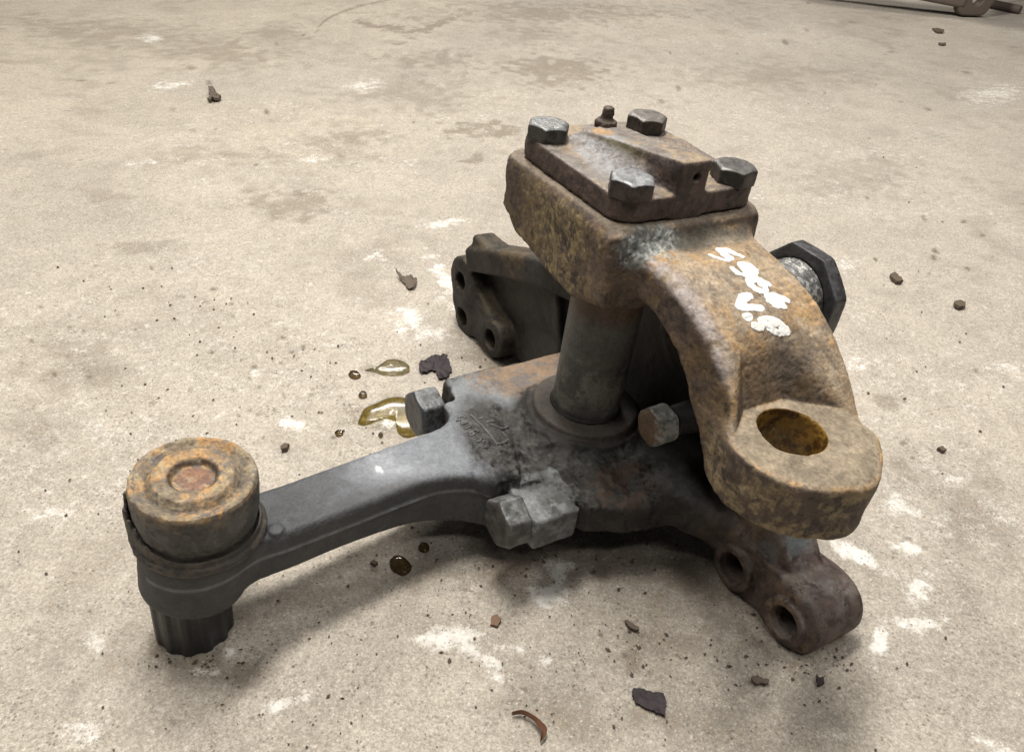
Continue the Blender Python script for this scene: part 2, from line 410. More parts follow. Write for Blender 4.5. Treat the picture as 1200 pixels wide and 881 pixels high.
# --- lower body: hub block, arms to both flanges, lever and eye
GA = -.30
def f_lower(P):
    u, v, w = P.T
    hub = sprism(P, 0, 1, 2, [(-.086, -.066), (-.060, -.100), (-.018, -.100), (.030, -.100), (.056, -.070), (.088, -.052), (.104, -.010), (.098, .040), (-.088, .040)],
                 -.250, -.217, .006, .0)
    top = smax(hub, (w + .217) + .10 * np.maximum(u - .05, 0), .006)
    d = top
    lev = ssweep(P, [(.007, -.300, -.236, .026, .019), (.0085, -.258, -.235, .0235, .0180), (.0035, -.205, -.235, .0235, .0180), (-.002, -.155, -.238, .0240, .0210), (-.002, -.120, -.242, .030, .024), (.004, -.085, -.243, .042, .026)],
                 (1, 0, 0), .006)
    d = smin(d, lev, .018)
    eye = scyl(P, (.007, -.304, -.216), (.007, -.312, -.263), .0365, .0335, .005)
    d = smin(d, eye, .010)
    # parting line along the lever
    d = smin(d, smin(scap(P, (.0325, -.262, -.232), (.0275, -.205, -.232), .0007), scap(P, (.0275, -.205, -.232), (.0225, -.150, -.232), .0007, .0009), .001), .002)
    d = smin(d, scyl(P, (.0255, -.2605, -.22), (.0255, -.2605, -.2155), .0052, None, .0010), .0015)
    # pads for the bolts
    pad = sbox(P, (.0665, -.079, -.2345), (.0205, .0185, .0135), .003)
    d = smin(d, pad, .004)
    padr = sbox(P, (-.066, -.055, -.243), (.026, .028, .022), .006)
    d = smin(d, padr, .006)
    # notch around the rear bolt head
    d = smax(d, -scyl(P, (-.078, -.150, -.240), (-.078, -.086, -.240), .0285, None, .004), .003)
    # front arm down to the two-hole flange
    fa = ssweep(P, [(.050, .030, -.234, .050, .017), (.088, .040, -.231, .040, .015), (.118, .058, -.237, .030, .018), (.145, .070, -.252, .024, .0215)], (0, 1, 0), .010)
    d = smin(d, fa, .014)
    ff = sprism(P, 0, 2, 1, [(.154, -.2585), (.208, -.2585), (.181, -.2584)], .0435, .090, .003, .0245)
    fh = sprism(P, 0, 2, 1, [(.200, -.2585), (.207, -.2585), (.204, -.2584)], .042, .094, .006, .0248)
    d = smin(d, smin(ff, fh, .004), .006)
    # waist between the two holes
    d = smax(d, -scyl(P, (.181, .02, -.296), (.181, .20, -.296), .0165), .004)
    # rib rising from the front flange to the upright
    rib = ssweep(P, [(.196, .067, -.248, .014, .010), (.180, .066, -.237, .017, .013), (.160, .066, -.222, .019, .016), (.140, .068, -.205, .022, .018), (.115, .076, -.187, .026, .020), (.085, .086, -.170, .028, .022)], (0, 1, 0), .003)
    d = smin(d, rib, .0025)
    # upright wall behind the shaft
    up = sprism(P, 0, 2, 1, [(-.150, -.285), (-.120, -.270), (.040, -.265), (.060, -.240), (.110, -.236), (.120, -.205), (.088, -.150), (.040, -.118), (-.030, -.122), (-.080, -.150), (-.150, -.165)], .060, .112, .010, .0)
    d = smin(d, up, .012)
    hubb = scyl(P, (.048, .05, -.125), (.050, .118, -.112), .046, .038, .006)
    d = smin(d, hubb, .010)
    # rear beam: top rib, web, three-hole flange
    tr = ssweep(P, [(-.258, .045, -.213, .017, .013), (-.200, .052, -.190, .018, .0135), (-.130, .062, -.168, .020, .015), (-.06, .075, -.158, .022, .018)], (0, 1, 0), .006)
    d = smin(d, tr, .006)
    web = sprism(P, 0, 2, 1, [(-.268, -.292), (-.262, -.212), (-.130, -.170), (-.09, -.285)], .050, .064, .004, .0)
    d = smin(d, web, .006)
    rf = 1e9
    for (hu, hw, rr) in ((-.270, -.245, .0260), (-.257, -.281, .0215), (-.198, -.274, .0200)):
        rf = smin(rf, scyl(P, (hu, .031, hw), (hu, .060, hw), rr, None, .003), .018) if not np.isscalar(rf) else scyl(P, (hu, .031, hw), (hu, .060, hw), rr, None, .003)
    d = smin(d, rf, .004)
    rfp = sprism(P, 0, 2, 1, [(-.272, -.240), (-.256, -.282), (-.200, -.275), (-.238, -.258)], .034, .060, .004, .0150)
    d = smin(d, rfp, .010)
    bumpb = sbox(P, (-.250, .048, -.197), (.014, .013, .010), .005)
    d = smin(d, bumpb, .006)
    rfp = sprism(P, 0, 2, 1, [(-.255, -.276), (-.215, -.278), (-.200, -.272), (-.262, -.262)], .032, .060, .004, .0150)
    d = smin(d, rfp, .006)
    for (hu, hw, r) in ((-.270, -.245, .0105), (-.257, -.281, .0105), (-.198, -.274, .0105)):
        d = smax(d, -scyl(P, (hu, .0, hw), (hu, .056, hw), r), .0015)
    for hu in (.154, .2075):
        d = smin(d, smax(scyl(P, (hu, .0375, -.260), (hu, .050, -.260), .0182, None, .0012), -scyl(P, (hu, 0, -.26), (hu, .2, -.26), .0120), .001), .0012)
        d = smax(d, -scyl(P, (hu, .0, -.260), (hu, .080, -.260), .0113), .002)
    d = smin(d, scyl(P, (.080, .0125, -.168), (.080, .075, -.172), .0105, .016, .002), .006)
    # collar ring round the shaft
    rad = np.hypot(u, v)
    d = smin(d, scyl(P, (0, 0, -.235), (0, 0, -.209), .056, .0475, .004), .010)
    d = smin(d, scyl(P, (0, 0, -.225), (0, 0, -.2045), .0440, .0425, .002), .002)
    ring = np.sqrt((rad - .0450) ** 2 + (w + .2085) ** 2) - .0014
    d = smax(d, -ring, .0012)
    return d
def cake_mask(P, N):
    u, v, w = P.T
    m = blob(P, (.006, -.074, -.22), (.056, .032, .05), .10, 45, .25)
    m = np.maximum(m, blob(P, (.070, -.030, -.225), (.035, .045, .05), .10, 45, .3))
    return m * ss(N[:, 2], .0, .5) * ss(np.hypot(u, v), .0475, .051)
def text_zone(P): return blob(P, (-.018, -.084, -.217), (.024, .020, .05), .05, 45, .3)
def low_disp(P, N):
    u, v, w = P.T
    d = (fbm(P, 40, 3, 2) - .5) * .0014 + (fbm(P, 230, 3, 4) - .5) * .0007
    lev = ss(-v, .120, .135)
    # caked grease, cracked
    cake = cake_mask(P, N)
    edge = np.exp(-((u - .036) / .018) ** 2) * np.exp(-((v + .092) / .022) ** 2)
    lump = fbm(P, 75, 4, 17)
    rid = np.abs(fbm(P, 85, 5, 23, .6) - .5)
    d += cake * (1 - .75 * text_zone(P)) * ((lump - .5) * .0100 + (fbm(P, 200, 4, 27, .7) - .5) * .0042 + .0008 - .0034 * (1 - ss(rid, .0, .012)) * ss(fbm(P, 40, 2, 44), .38, .52))
    d += edge * (ss(lump, .40, .54) * .0060 + (fbm(P, 240, 3, 29) - .5) * .004) * ss(N[:, 2], -.6, .2)
    edge2 = np.exp(-((u - .112) / .02) ** 2) * np.exp(-((v + .02) / .04) ** 2)
    d += edge2 * (ss(lump, .4, .6) * .003)
    return d * (1 - .5 * lev)
def c_lower(P, N):
    u, v, w = P.T
    n1 = fbm(P, 40, 5, 1); n2 = fbm(P, 110, 5, 4); n3 = fbm(P, 20, 3, 9)
    c = const(P, (.042, .040, .038))
    c = mixc(c, (.024, .022, .021), ss(n1, .48, .60))
    # lever: grey-blue on top, near-black toward the ball joint
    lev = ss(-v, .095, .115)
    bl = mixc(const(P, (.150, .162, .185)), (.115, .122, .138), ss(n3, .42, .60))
    bl = mixc(bl, (.30, .32, .355), blob(P, (-.006, -.150, -.217), (.017, .040, .03), .12, 45, .6) * .9)  # worn pale patch, with the sheen of the lever top painted in
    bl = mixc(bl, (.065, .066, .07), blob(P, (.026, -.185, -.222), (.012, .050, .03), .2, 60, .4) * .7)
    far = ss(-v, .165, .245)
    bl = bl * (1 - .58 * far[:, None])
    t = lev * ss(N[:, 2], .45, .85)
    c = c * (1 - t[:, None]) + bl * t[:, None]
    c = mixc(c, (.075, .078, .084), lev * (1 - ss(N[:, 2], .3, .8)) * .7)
    ln = np.exp(-((w + .2315) / .0012) ** 2) * lev * (u > .02)
    c = mixc(c, (.24, .26, .28), ln * .7)
    c = mixc(c, (.80, .80, .80), blob(P, (-.0020, -.1770, -.217), (.0042, .0017, .01), .12, 200, .15) * (1 if NOFF[0] == 0 else 0))
    # pale wash on the rear corner of the hub and on the bolt pad
    m1 = ss(N[:, 2], .5, .85) * (blob(P, (-.055, -.072, -.217), (.030, .036, .03), .2, 50))
    c = mixc(c, (.20, .215, .23), m1)
    m1b = ss(N[:, 2], .5, .85) * blob(P, (-.012, -.122, -.217), (.032, .036, .03), .2, 50)
    c = mixc(c, (.185, .20, .225), m1b * .9)
    pad = ((u > .044) & (u < .09) & (v < -.058) & (v > -.1)).astype(float) * ss(w, -.27, -.255)
    c = mixc(c, (.125, .132, .135), pad * ss(n1, .3, .55) * .9)
    c = mixc(c, (.22, .235, .245), pad * ss(n2, .52, .64) * .7)
    ck = cake_mask(P, N)
    cc = mixc(const(P, (.044, .043, .041)), (.022, .021, .020), ss(n2, .46, .56))
    cc = mixc(cc, (.105, .105, .10), ss(fbm(P, 170, 4, 66, .6), .54, .64) * .6)
    rid = np.abs(fbm(P, 85, 5, 23 - NOFF[0], .6) - .5)
    cc = mixc(cc, (.010, .009, .009), (1 - ss(rid, .002, .010)) * ss(fbm(P, 40, 2, 44 - NOFF[0]), .38, .52))
    keep = 1 - pad * ss(w, -.260, -.240) * .75
    k = (ck * keep)[:, None]; c = c * (1 - k) + cc * k
    # rust-brown rear edge beside the shaft, and a reddish patch in front
    m2 = ss(N[:, 2], .5, .85) * blob(P, (-.068, .000, -.217), (.028, .055, .03), .22, 60)
    c = mixc(c, (.235, .165, .11), m2 * .95)
    c = mixc(c, (.15, .13, .12), m2 * ss(n2, .5, .6))
    m3 = ss(N[:, 2], .3, .7) * blob(P, (.082, -.020, -.222), (.022, .026, .03), .2, 60)
    c = mixc(c, (.085, .056, .044), m3 * ss(n2, .35, .55) * .8)
    rad = np.hypot(u, v)
    col = ss(-rad, -.046, -.044) * ss(w, -.212, -.208)
    c = mixc(c, (.088, .076, .068), col)
    c = mixc(c, (.014, .012, .012), col * np.exp(-((rad - .0448) / .0014) ** 2))
    # front flange: purplish brown rust
    ffm = ss(u, .115, .150)
    rb = mixc(const(P, (.105, .078, .068)), (.052, .036, .032), ss(n2, .5, .62))
    rb = mixc(rb, (.20, .145, .10), ss(n1, .56, .7) * .8)
    rb = mixc(rb, (.19, .18, .175), ss(N[:, 2], .3, .8) * ss(n1, .42, .6) * .55)
    c = c * (1 - ffm[:, None]) + rb * ffm[:, None]
    c = mixc(c, (.12, .14, .15), blob(P, (.172, .066, -.222), (.014, .018, .016), .35) * .9)
    # rear flange
    rfm = ss(-u, .14, .18)
    rc = mixc(const(P, (.066, .055, .047)), (.036, .030, .028), ss(n2, .5, .6))
    rc = mixc(rc, (.16, .125, .075), ss(N[:, 2], .2, .8) * ss(n1, .40, .6) * .9)
    rc = mixc(rc, (.22, .15, .08), blob(P, (-.185, .045, -.178), (.02, .02, .014), .4) * ss(n2, .4, .55) * .8)
    rc = mixc(rc, (.25, .16, .06), blob(P, (-.277, .035, -.205), (.01, .014, .008), .3) * .7)
    c = c * (1 - rfm[:, None]) + rc * .42 * rfm[:, None]
    inner_shade = np.maximum(ss(v, .045, .062), ss(v, .010, .016) * ss(w, -.196, -.186)) * ss(u, -.16, -.13) * ss(-u, -.135, -.115)
    c = mixc(c, (.010, .0095, .009), inner_shade * .95)  # greasy black, deepened to paint the shade under the arm
    r = .62 + .2 * (n1 - .5) - .16 * t
    return c * (.85 + .3 * fbm(P, 150, 4, 21))[:, None], r

def c_dark(base, alt, r0=.6, s=90, amt=1.0):
    def g(P, N):
        n = fbm(P, s, 5, 3); c = mixc(const(P, base), alt, ss(n, .45, .62) * amt)
        return c * (.85 + .3 * fbm(P, 160, 3, 21))[:, None], np.full(len(P), r0)
    return g

# ---- build
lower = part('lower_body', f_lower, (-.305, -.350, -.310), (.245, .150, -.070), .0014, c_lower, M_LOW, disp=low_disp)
upper = part('upper_arm', f_upper, (-.075, -.070, -.165), (.248, .075, -.010), .0010, c_upper, M_CAST, disp=upper_disp)

# shaft
def c_shaft(P, N):
    u, v, w = P.T
    n = fbm(P, 60, 5, 3); c = const(P, (.100, .100, .094))
    c = mixc(c, (.19, .19, .165), ss(n, .47, .56) * ss(-w, .140, .160) * .8)
    c = mixc(c, (.03, .027, .025), ss(-w, .196, .204))
    c = mixc(c, (.10, .065, .045), ss(w, -.125, -.105))
    c = mixc(c, (.14, .13, .11), np.exp(-((w + .184 + .004 * np.sin(u * 90)) / .001) ** 2) * .6)
    st = fbm(P * np.array([1, 1, .12]), 300, 3, 5); c *= (.75 + .5 * st)[:, None]
    return c, .42 + .2 * n
part('shaft', lambda P: smin(scyl(P, (0, 0, -.235), (0, 0, -.075), .0272, None, .001), scyl(P, (0, 0, -.22), (0, 0, -.2030), .0290, None, .0015), .002),
     (-.032, -.032, -.238), (.032, .032, -.07), .0010, c_shaft, M_LOW, disp=lambda P, N: (fbm(P, 200, 3, 1) - .5) * .0003)

# cover plate
def f_cover(P):
    u, v, w = P.T
    d = sprism(P, 0, 1, 2, [(-.049, -.0385), (.0415, -.0385), (.0425, .043), (-.049, .043)], -.0155, .0, .0022, .0160)
    # ridge rising to a square nose at the front edge
    t = np.clip((u + .034) / .090, 0, 1); top = .0070 + .0140 * t
    x = np.abs(v + .003) - (.0118 + .004 * (1 - t) ** 2); y = w - top
    prof = smax(smax(x, y, .0025), np.abs(u - .012) - .0462, .003)
    foot = np.abs(v + .004) - (.0125 + np.maximum(0, .011 - w) * 1.2 * (1 - ss(u, .025, .052)))
    pr2 = smax(smax(foot, w - top * .8, .004), np.abs(u - .004) - .048, .012)
    d = smin(d, prof * .8, .003); d = smin(d, pr2 * .6, .005)
    return smax(d, -scyl(P, (.048, -.001, .0105), (.08, -.001, .0105), .0032), .0006)
def c_cover(P, N):
    u, v, w = P.T
    n1 = fbm(P, 55, 5, 3); n2 = fbm(P, 130, 5, 6); n3 = fbm(P, 25, 3, 2)
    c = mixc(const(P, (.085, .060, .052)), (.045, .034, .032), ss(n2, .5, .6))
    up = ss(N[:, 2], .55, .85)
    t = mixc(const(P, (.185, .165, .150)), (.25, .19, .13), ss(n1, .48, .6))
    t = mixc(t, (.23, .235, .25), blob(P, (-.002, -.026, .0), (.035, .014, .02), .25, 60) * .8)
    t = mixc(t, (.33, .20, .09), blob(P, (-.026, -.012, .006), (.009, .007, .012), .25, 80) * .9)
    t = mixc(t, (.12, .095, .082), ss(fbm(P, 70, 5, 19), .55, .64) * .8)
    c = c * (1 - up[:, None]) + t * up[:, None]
    c = mixc(c, (.16, .145, .085), (1 - up) * blob(P, (.0, -.012, .006), (.03, .01, .012), .3) * .6)
    c *= (.85 + .3 * fbm(P, 170, 3, 30))[:, None]
    return c, .60 + .15 * (n1 - .5) - .12 * up
def cov_disp(P, N):
    return (fbm(P, 60, 3, 3) - .5) * .0009 + (fbm(P, 260, 3, 9) - .5) * .0006 + ss(fbm(P, 120, 3, 14), .58, .66) * .0004 + blob(P, (-.040, -.012, .002), (.008, .010, .01), .3) * (fbm(P, 300, 2, 3)) * .003
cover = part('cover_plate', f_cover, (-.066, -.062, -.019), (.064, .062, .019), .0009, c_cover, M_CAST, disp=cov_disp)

BOLT_T = (.11, .115, .12); 
def c_bolt(top, sidec, ax):
    ax = np.array(ax, float); ax /= np.linalg.norm(ax)
    def g(P, N):
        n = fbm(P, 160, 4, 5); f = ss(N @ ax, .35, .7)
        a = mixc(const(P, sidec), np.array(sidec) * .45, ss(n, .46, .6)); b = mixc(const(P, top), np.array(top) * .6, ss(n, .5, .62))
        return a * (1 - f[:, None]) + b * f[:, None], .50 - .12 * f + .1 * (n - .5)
    return g
bi = 0
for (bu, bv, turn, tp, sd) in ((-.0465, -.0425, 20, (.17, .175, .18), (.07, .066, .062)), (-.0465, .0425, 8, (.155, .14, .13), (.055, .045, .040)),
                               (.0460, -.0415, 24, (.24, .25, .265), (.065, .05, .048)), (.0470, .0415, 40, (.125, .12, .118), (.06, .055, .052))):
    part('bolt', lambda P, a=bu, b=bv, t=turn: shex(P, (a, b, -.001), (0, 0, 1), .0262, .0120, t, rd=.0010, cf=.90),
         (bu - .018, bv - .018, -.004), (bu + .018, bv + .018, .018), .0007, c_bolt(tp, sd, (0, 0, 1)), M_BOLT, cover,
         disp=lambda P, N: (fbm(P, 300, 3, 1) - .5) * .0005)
# grease fitting
part('grease_fitting', lambda P: smin(shex(P, (-.057, .014, -.001), (0, 0, 1), .0150, .0062, 10, rd=.001), smin(scyl(P, (-.057, .014, .004), (-.057, .014, .0110), .0046, .0036), scyl(P, (-.057, .014, .009), (-.057, .014, .0142), .0044, .0040, .001), .001), .0022),
     (-.068, .002, -.003), (-.046, .026, .018), .0005, c_dark((.085, .062, .048), (.045, .035, .03), .7, 250), M_CAST, cover, disp=lambda P, N: (fbm(P, 300, 3, 1) - .5) * .0018)

# lower bolts (axis along -v, proud of the pads)
LB = np.array([0, -1.0, 0])
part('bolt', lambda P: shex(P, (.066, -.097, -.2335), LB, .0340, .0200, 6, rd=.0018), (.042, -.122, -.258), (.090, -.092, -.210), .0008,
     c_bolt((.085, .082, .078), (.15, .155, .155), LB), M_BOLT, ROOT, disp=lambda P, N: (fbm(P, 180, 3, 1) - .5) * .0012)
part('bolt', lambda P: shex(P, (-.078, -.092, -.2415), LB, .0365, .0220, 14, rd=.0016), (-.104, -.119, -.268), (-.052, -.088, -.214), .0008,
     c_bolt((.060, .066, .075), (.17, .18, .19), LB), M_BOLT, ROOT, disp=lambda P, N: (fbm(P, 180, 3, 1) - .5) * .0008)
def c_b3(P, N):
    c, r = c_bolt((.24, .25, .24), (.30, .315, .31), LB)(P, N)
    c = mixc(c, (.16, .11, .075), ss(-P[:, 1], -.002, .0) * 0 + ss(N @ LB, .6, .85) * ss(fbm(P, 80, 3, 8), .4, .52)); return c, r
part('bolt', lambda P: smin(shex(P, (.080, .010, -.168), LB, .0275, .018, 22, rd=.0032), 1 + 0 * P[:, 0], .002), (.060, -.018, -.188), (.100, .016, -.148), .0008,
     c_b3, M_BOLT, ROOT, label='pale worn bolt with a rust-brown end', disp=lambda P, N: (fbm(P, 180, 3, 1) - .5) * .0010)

# ball joint
BX, BY = .007, -.303
def f_can(P):
    q = P - np.array([BX, BY, 0]); r = np.hypot(q[:, 0], q[:, 1]); w = q[:, 2] - .0050 * ss(q[:, 2], -.214, -.190)
    prof = [(0, -.1785), (.0125, -.1785), (.0140, -.1755), (.0160, -.1742), (.0235, -.1738), (.0255, -.1765), (.0280, -.1790), (.0305, -.1780), (.0335, -.1762), (.0350, -.1752), (.0366, -.1760), (.0373, -.1785), (.0371, -.1930), (.0366, -.2010), (.0340, -.2080), (.0335, -.2140), (0, -.2140)]
    return poly2(r, w, prof) - .0004
def c_can(P, N):
    q = P - np.array([BX, BY, 0]); r = np.hypot(q[:, 0], q[:, 1]); w = q[:, 2]
    n1 = fbm(P, 70, 5, 2); n2 = fbm(P, 170, 4, 8)
    c = mixc(const(P, (.048, .046, .043)), (.085, .085, .078), ss(n1, .48, .6))
    up = ss(w + .6 * (n1 - .5) * .004, -.1755, -.1725) 
    t = mixc(const(P, (.21, .165, .115)), (.40, .24, .105), ss(n1, .47, .60))
    t = mixc(t, (.145, .125, .11), ss(fbm(P, 50, 4, 33), .52, .62))
    t = mixc(t, (.20, .10, .07), (1 - ss(r, .0095, .0115)) * .8)
    t = mixc(t, (.30, .25, .16), ss(n2, .56, .66) * .6)
    t = mixc(t, (.05, .035, .025), np.exp(-((r - .0140) / .0013) ** 2) * ss(n1, .3, .5) + .6 * np.exp(-((r - .0280) / .0015) ** 2) * ss(n2, .4, .5))
    c = c * (1 - up[:, None]) + t * up[:, None]
    c = mixc(c, (.16, .12, .075), (1 - up) * ss(w, -.186, -.175) * ss(n2, .50, .60) * .7)
    return c * (.8 + .4 * n2)[:, None], .66 - .2 * (1 - up)
can = part('ball_joint_housing', f_can, (BX - .041, BY - .041, -.217), (BX + .041, BY + .041, -.164), .0008, c_can, M_CAST,
           disp=lambda P, N: (fbm(P, 90, 3, 2) - .5) * .0010 + (fbm(P, 300, 3, 5) - .5) * .0010 + ss(N[:, 2], .5, .8) * (ss(fbm(P, 110, 3, 41), .50, .53) - .5) * .0005)
def f_boot(P):
    q = P - np.array([BX, BY, 0]); r = np.hypot(q[:, 0], q[:, 1]); w = q[:, 2]; a = np.arctan2(q[:, 1], q[:, 0])
    an = np.stack([np.cos(a) * .1, np.sin(a) * .1, 0 * a], 1)
    rr = .0345 + .0055 * ss(-w, .2075, .2125)
    torn = np.exp(-((np.angle(np.exp(1j * (a + 1.95)))) / .75) ** 2)
    n = fbm(an, 60, 4, 3); n2 = fbm(an, 200, 3, 5)
    hi = -.2065 + torn * .021 + (n2 - .5) * .018 * torn
    rr = np.maximum(rr, .0372 + .0032 * torn * n * 1.6)
    d = np.abs(r - rr) - .0010
    lo = -.2150 + torn * (n2 - .5) * .016
    return smax(smax(d * .8, (w - hi) * .6, .0006), (lo - w), .0006)
part('rubber_boot', f_boot, (BX - .048, BY - .048, -.2185), (BX + .048, BY + .048, -.183), .0007, c_dark((.040, .036, .033), (.085, .070, .055), .6, 120), M_RUB, can,
     disp=lambda P, N: (fbm(P, 200, 3, 2) - .5) * .0012)
# clamp ring lying on the eye
part('retaining_ring', lambda P: smax(np.sqrt((np.hypot(P[:, 0] - BX, P[:, 1] - BY) - .0358) ** 2 + ((P[:, 2] + .2160) * .8) ** 2) - .0014, -1 + 0 * P[:, 0], .0001),
     (BX - .041, BY - .041, -.221), (BX + .041, BY + .041, -.212), .0007, c_dark((.085, .082, .078), (.05, .045, .042), .45), M_BOLT, can)
# splined castle nut under the eye
def f_nut(P):
    q = P - np.array([BX, BY - .012, 0]); r = np.hypot(q[:, 0], q[:, 1]); a = np.arctan2(q[:, 1], q[:, 0]); w = q[:, 2]
    R = .0248 + .0009 * np.clip(np.sin(a * 12) * 1.6, -1, 1) + .0004 * np.sin(a * 2)
    d = (r - R) * .8
    return smax(smax(d, w + .250, .001), -.3068 - w + .0012 * np.sin(a * 12), .0012)
part('splined_nut', f_nut, (BX - .028, BY - .040, -.311), (BX + .028, BY + .016, -.247), .0008, c_dark((.018, .019, .021), (.030, .031, .034), .42), M_RUB, can)

# axle stub, thread and large nut
AX0 = np.array([.030, 0, -.113]) if False else None
NU, NW, NV = .051, -.103, .140
def f_stub(P):
    d = scyl(P, (NU, .10, NW), (NU, NV + .004, NW), .0290, None, .001)
    r = np.hypot(P[:, 0] - NU, P[:, 2] - NW)
    a = np.arctan2(P[:, 2] - NW, P[:, 0] - NU)
    th = .0006 * np.sin((P[:, 1] + a / (2 * math.pi) * .002) * 2 * math.pi / .002) * ss(P[:, 1], NV - .024, NV - .021)
    return (d + th) * .8
def c_stub(P, N):
    n = fbm(P, 200, 4, 5); t = ss(P[:, 1], NV - .024, NV - .021)
    c = mixc(const(P, (.12, .12, .125)), (.05, .05, .05), t * .5 + .5 * ss(n, .45, .6))
    c = mixc(c, (.36, .36, .35), t * ss(fbm(P, 260, 3, 15), .50, .62) * .8); return c, .40 + 0 * n
part('threaded_stub', f_stub, (NU - .034, .098, NW - .034), (NU + .034, NV + .006, NW + .034), .0008, c_stub, M_BOLT, ROOT)
def f_bignut(P):
    d = shex(P, (NU, NV - .001, NW), (0, 1, 0), .0768, .0135, 0, rd=.0012, sides=4, cf=1.0)
    d = smax(d, -scyl(P, (NU, NV - .02, NW), (NU, NV + .004, NW), .0297), .001)
    return smax(d, -scyl(P, (NU, NV - .02, NW), (NU, NV + .04, NW), .0275), .001)
part('hex_nut', f_bignut, (NU - .046, NV - .004, NW - .046), (NU + .046, NV + .016, NW + .046), .0010,
     c_bolt((.06, .06, .063), (.075, .075, .08), (0, -1, 0)), M_BOLT, ROOT, disp=lambda P, N: (fbm(P, 120, 3, 2) - .5) * .0006)

# ------------------------------------------------------------------ writing painted on the arm, strokes traced on its real surface
def hit(px, py, f):
    o = to_local(CAM); r = FR @ ray(px, py); r /= np.linalg.norm(r); t = .30
    for k in range(80):
        d = float(f((o + r * t)[None])[0]); t += d * .9
        if abs(d) < 1e-5: break
    return o + r * t
def Zp(x, y): return 810 + x * .1475, 275 + y * .1475
GLY = [
 ('painted_digit', [[(412, 178, 11), (345, 150, 17), (300, 125, 20), (225, 122, 24), (262, 158, 26), (312, 185, 24), (285, 206, 16), (215, 192, 12), (150, 160, 9)]]),
 ('painted_digit', [[(325, 270, 16), (375, 308, 18), (440, 328, 18), (490, 318, 28), (505, 285, 26), (460, 245, 26), (400, 242, 26), (430, 280, 30), (470, 300, 26)]]),
 ('painted_digit', [[(622, 398, 15), (575, 372, 20), (515, 352, 24), (462, 362, 26), (470, 400, 22), (520, 432, 22), (572, 450, 22), (602, 462, 17), (588, 418, 18), (545, 392, 14)]]),
 ('painted_digit', [[(765, 528, 17), (715, 502, 22), (655, 485, 26), (612, 492, 24), (625, 528, 24), (675, 556, 26), (738, 572, 20), (722, 540, 18), (672, 520, 22)]]),
 ('painted_letter', [[(455, 487, 28), (415, 505, 32), (385, 570, 28), (440, 578, 26), (555, 586, 24)]]),
 ('painted_dot', [[(440, 655, 26), (460, 655, 25)]]),
 ('painted_letter', [[(500, 728, 24), (550, 735, 24), (560, 690, 26), (625, 680, 28), (690, 705, 24), (750, 750, 26), (765, 778, 20), (690, 778, 20), (635, 755, 22), (600, 720, 22)]]),
]
for nm, strokes in GLY:
    segs = []
    for st in strokes:
        pts = [(hit(*Zp(x, y), f_upper), w * .1475 * .5 / 980 * 1.6) for x, y, w in st]
        segs += [(a[0], b[0], a[1] * .92, b[1] * .92) for a, b in zip(pts[:-1], pts[1:])]
    allp = np.array([s[0] for s in segs] + [s[1] for s in segs]); 
    def f_st(P, segs=segs):
        d = np.full(len(P), 1e9)
        for a, b, ra, rb in segs: d = np.minimum(d, scap(P, a, b, ra, rb))
        d = d + (fbm(P, 500, 3, 3) - .5) * .0018
        up = np.tile(np.array([0, 0, 1.0]), (len(P), 1))
        return smax(d, f_upper(P) - upper_disp(P, up) - .0005, .0004)
    part(nm, f_st, allp.min(0) - .006, allp.max(0) + .006, .0005, lambda P, N: (const(P, (.8, .8, .78)), .4 + 0 * P[:, 0]), M_PAINT, upper)

# raised foundry lettering and border on the hub, mostly clogged with grease
def ontop(px, py):
    o = to_local(CAM); r = FR @ ray(px, py); t = (-.2165 - o[2]) / r[2]; return o + r * t
def Zh(x, y): return 520 + x * .11353, 460 + y * .11353
MARKS = [
 ('raised_digit', [[(135, 315), (165, 310), (150, 285), (200, 270), (215, 290)]]),
 ('raised_digit', [[(185, 355), (245, 335)], [(185, 355), (180, 340)]]),
 ('raised_digit', [[(220, 400), (280, 378)]]),
 ('raised_digit', [[(350, 430), (330, 410), (265, 440), (275, 470), (310, 460), (300, 440)]]),
 ('raised_digit', [[(325, 545), (375, 545), (380, 510), (420, 515)], ]),
 ('raised_digit', [[(345, 590), (400, 600), (450, 580), (440, 550), (400, 560)]]),
 ('raised_border', [[(275, 260), (330, 315), (385, 375), (440, 430)], [(440, 430), (500, 520), (555, 575)], [(555, 575), (660, 510)], [(360, 300), (430, 295)], [(440, 340), (520, 320)], [(490, 370), (590, 395), (660, 345)], [(600, 440), (660, 505)]]),
]
for nm, strokes in MARKS:
    segs = [(ontop(*Zh(*a)), ontop(*Zh(*b)), 0.0011, .0011) for st in strokes for a, b in zip(st[:-1], st[1:])]
    allp = np.array([s[0] for s in segs] + [s[1] for s in segs])
    def f_st(P, segs=segs):
        d = np.full(len(P), 1e9)
        for a, b, ra, rb in segs:
            k3 = np.array([1, 1, .15]); d = np.minimum(d, scap(P * k3, a * k3, b * k3, ra, rb))
        up = np.tile(np.array([0, 0, 1.0]), (len(P), 1))
        return smax(d, f_lower(P) - low_disp(P, up) - .0008, .0004)
    part(nm, f_st, allp.min(0) - .005, allp.max(0) + .005, .0005, c_dark((.10, .104, .108), (.07, .07, .07), .55, 200), M_LOW, lower)
print('casting done %.1fs' % (time.time() - T0))

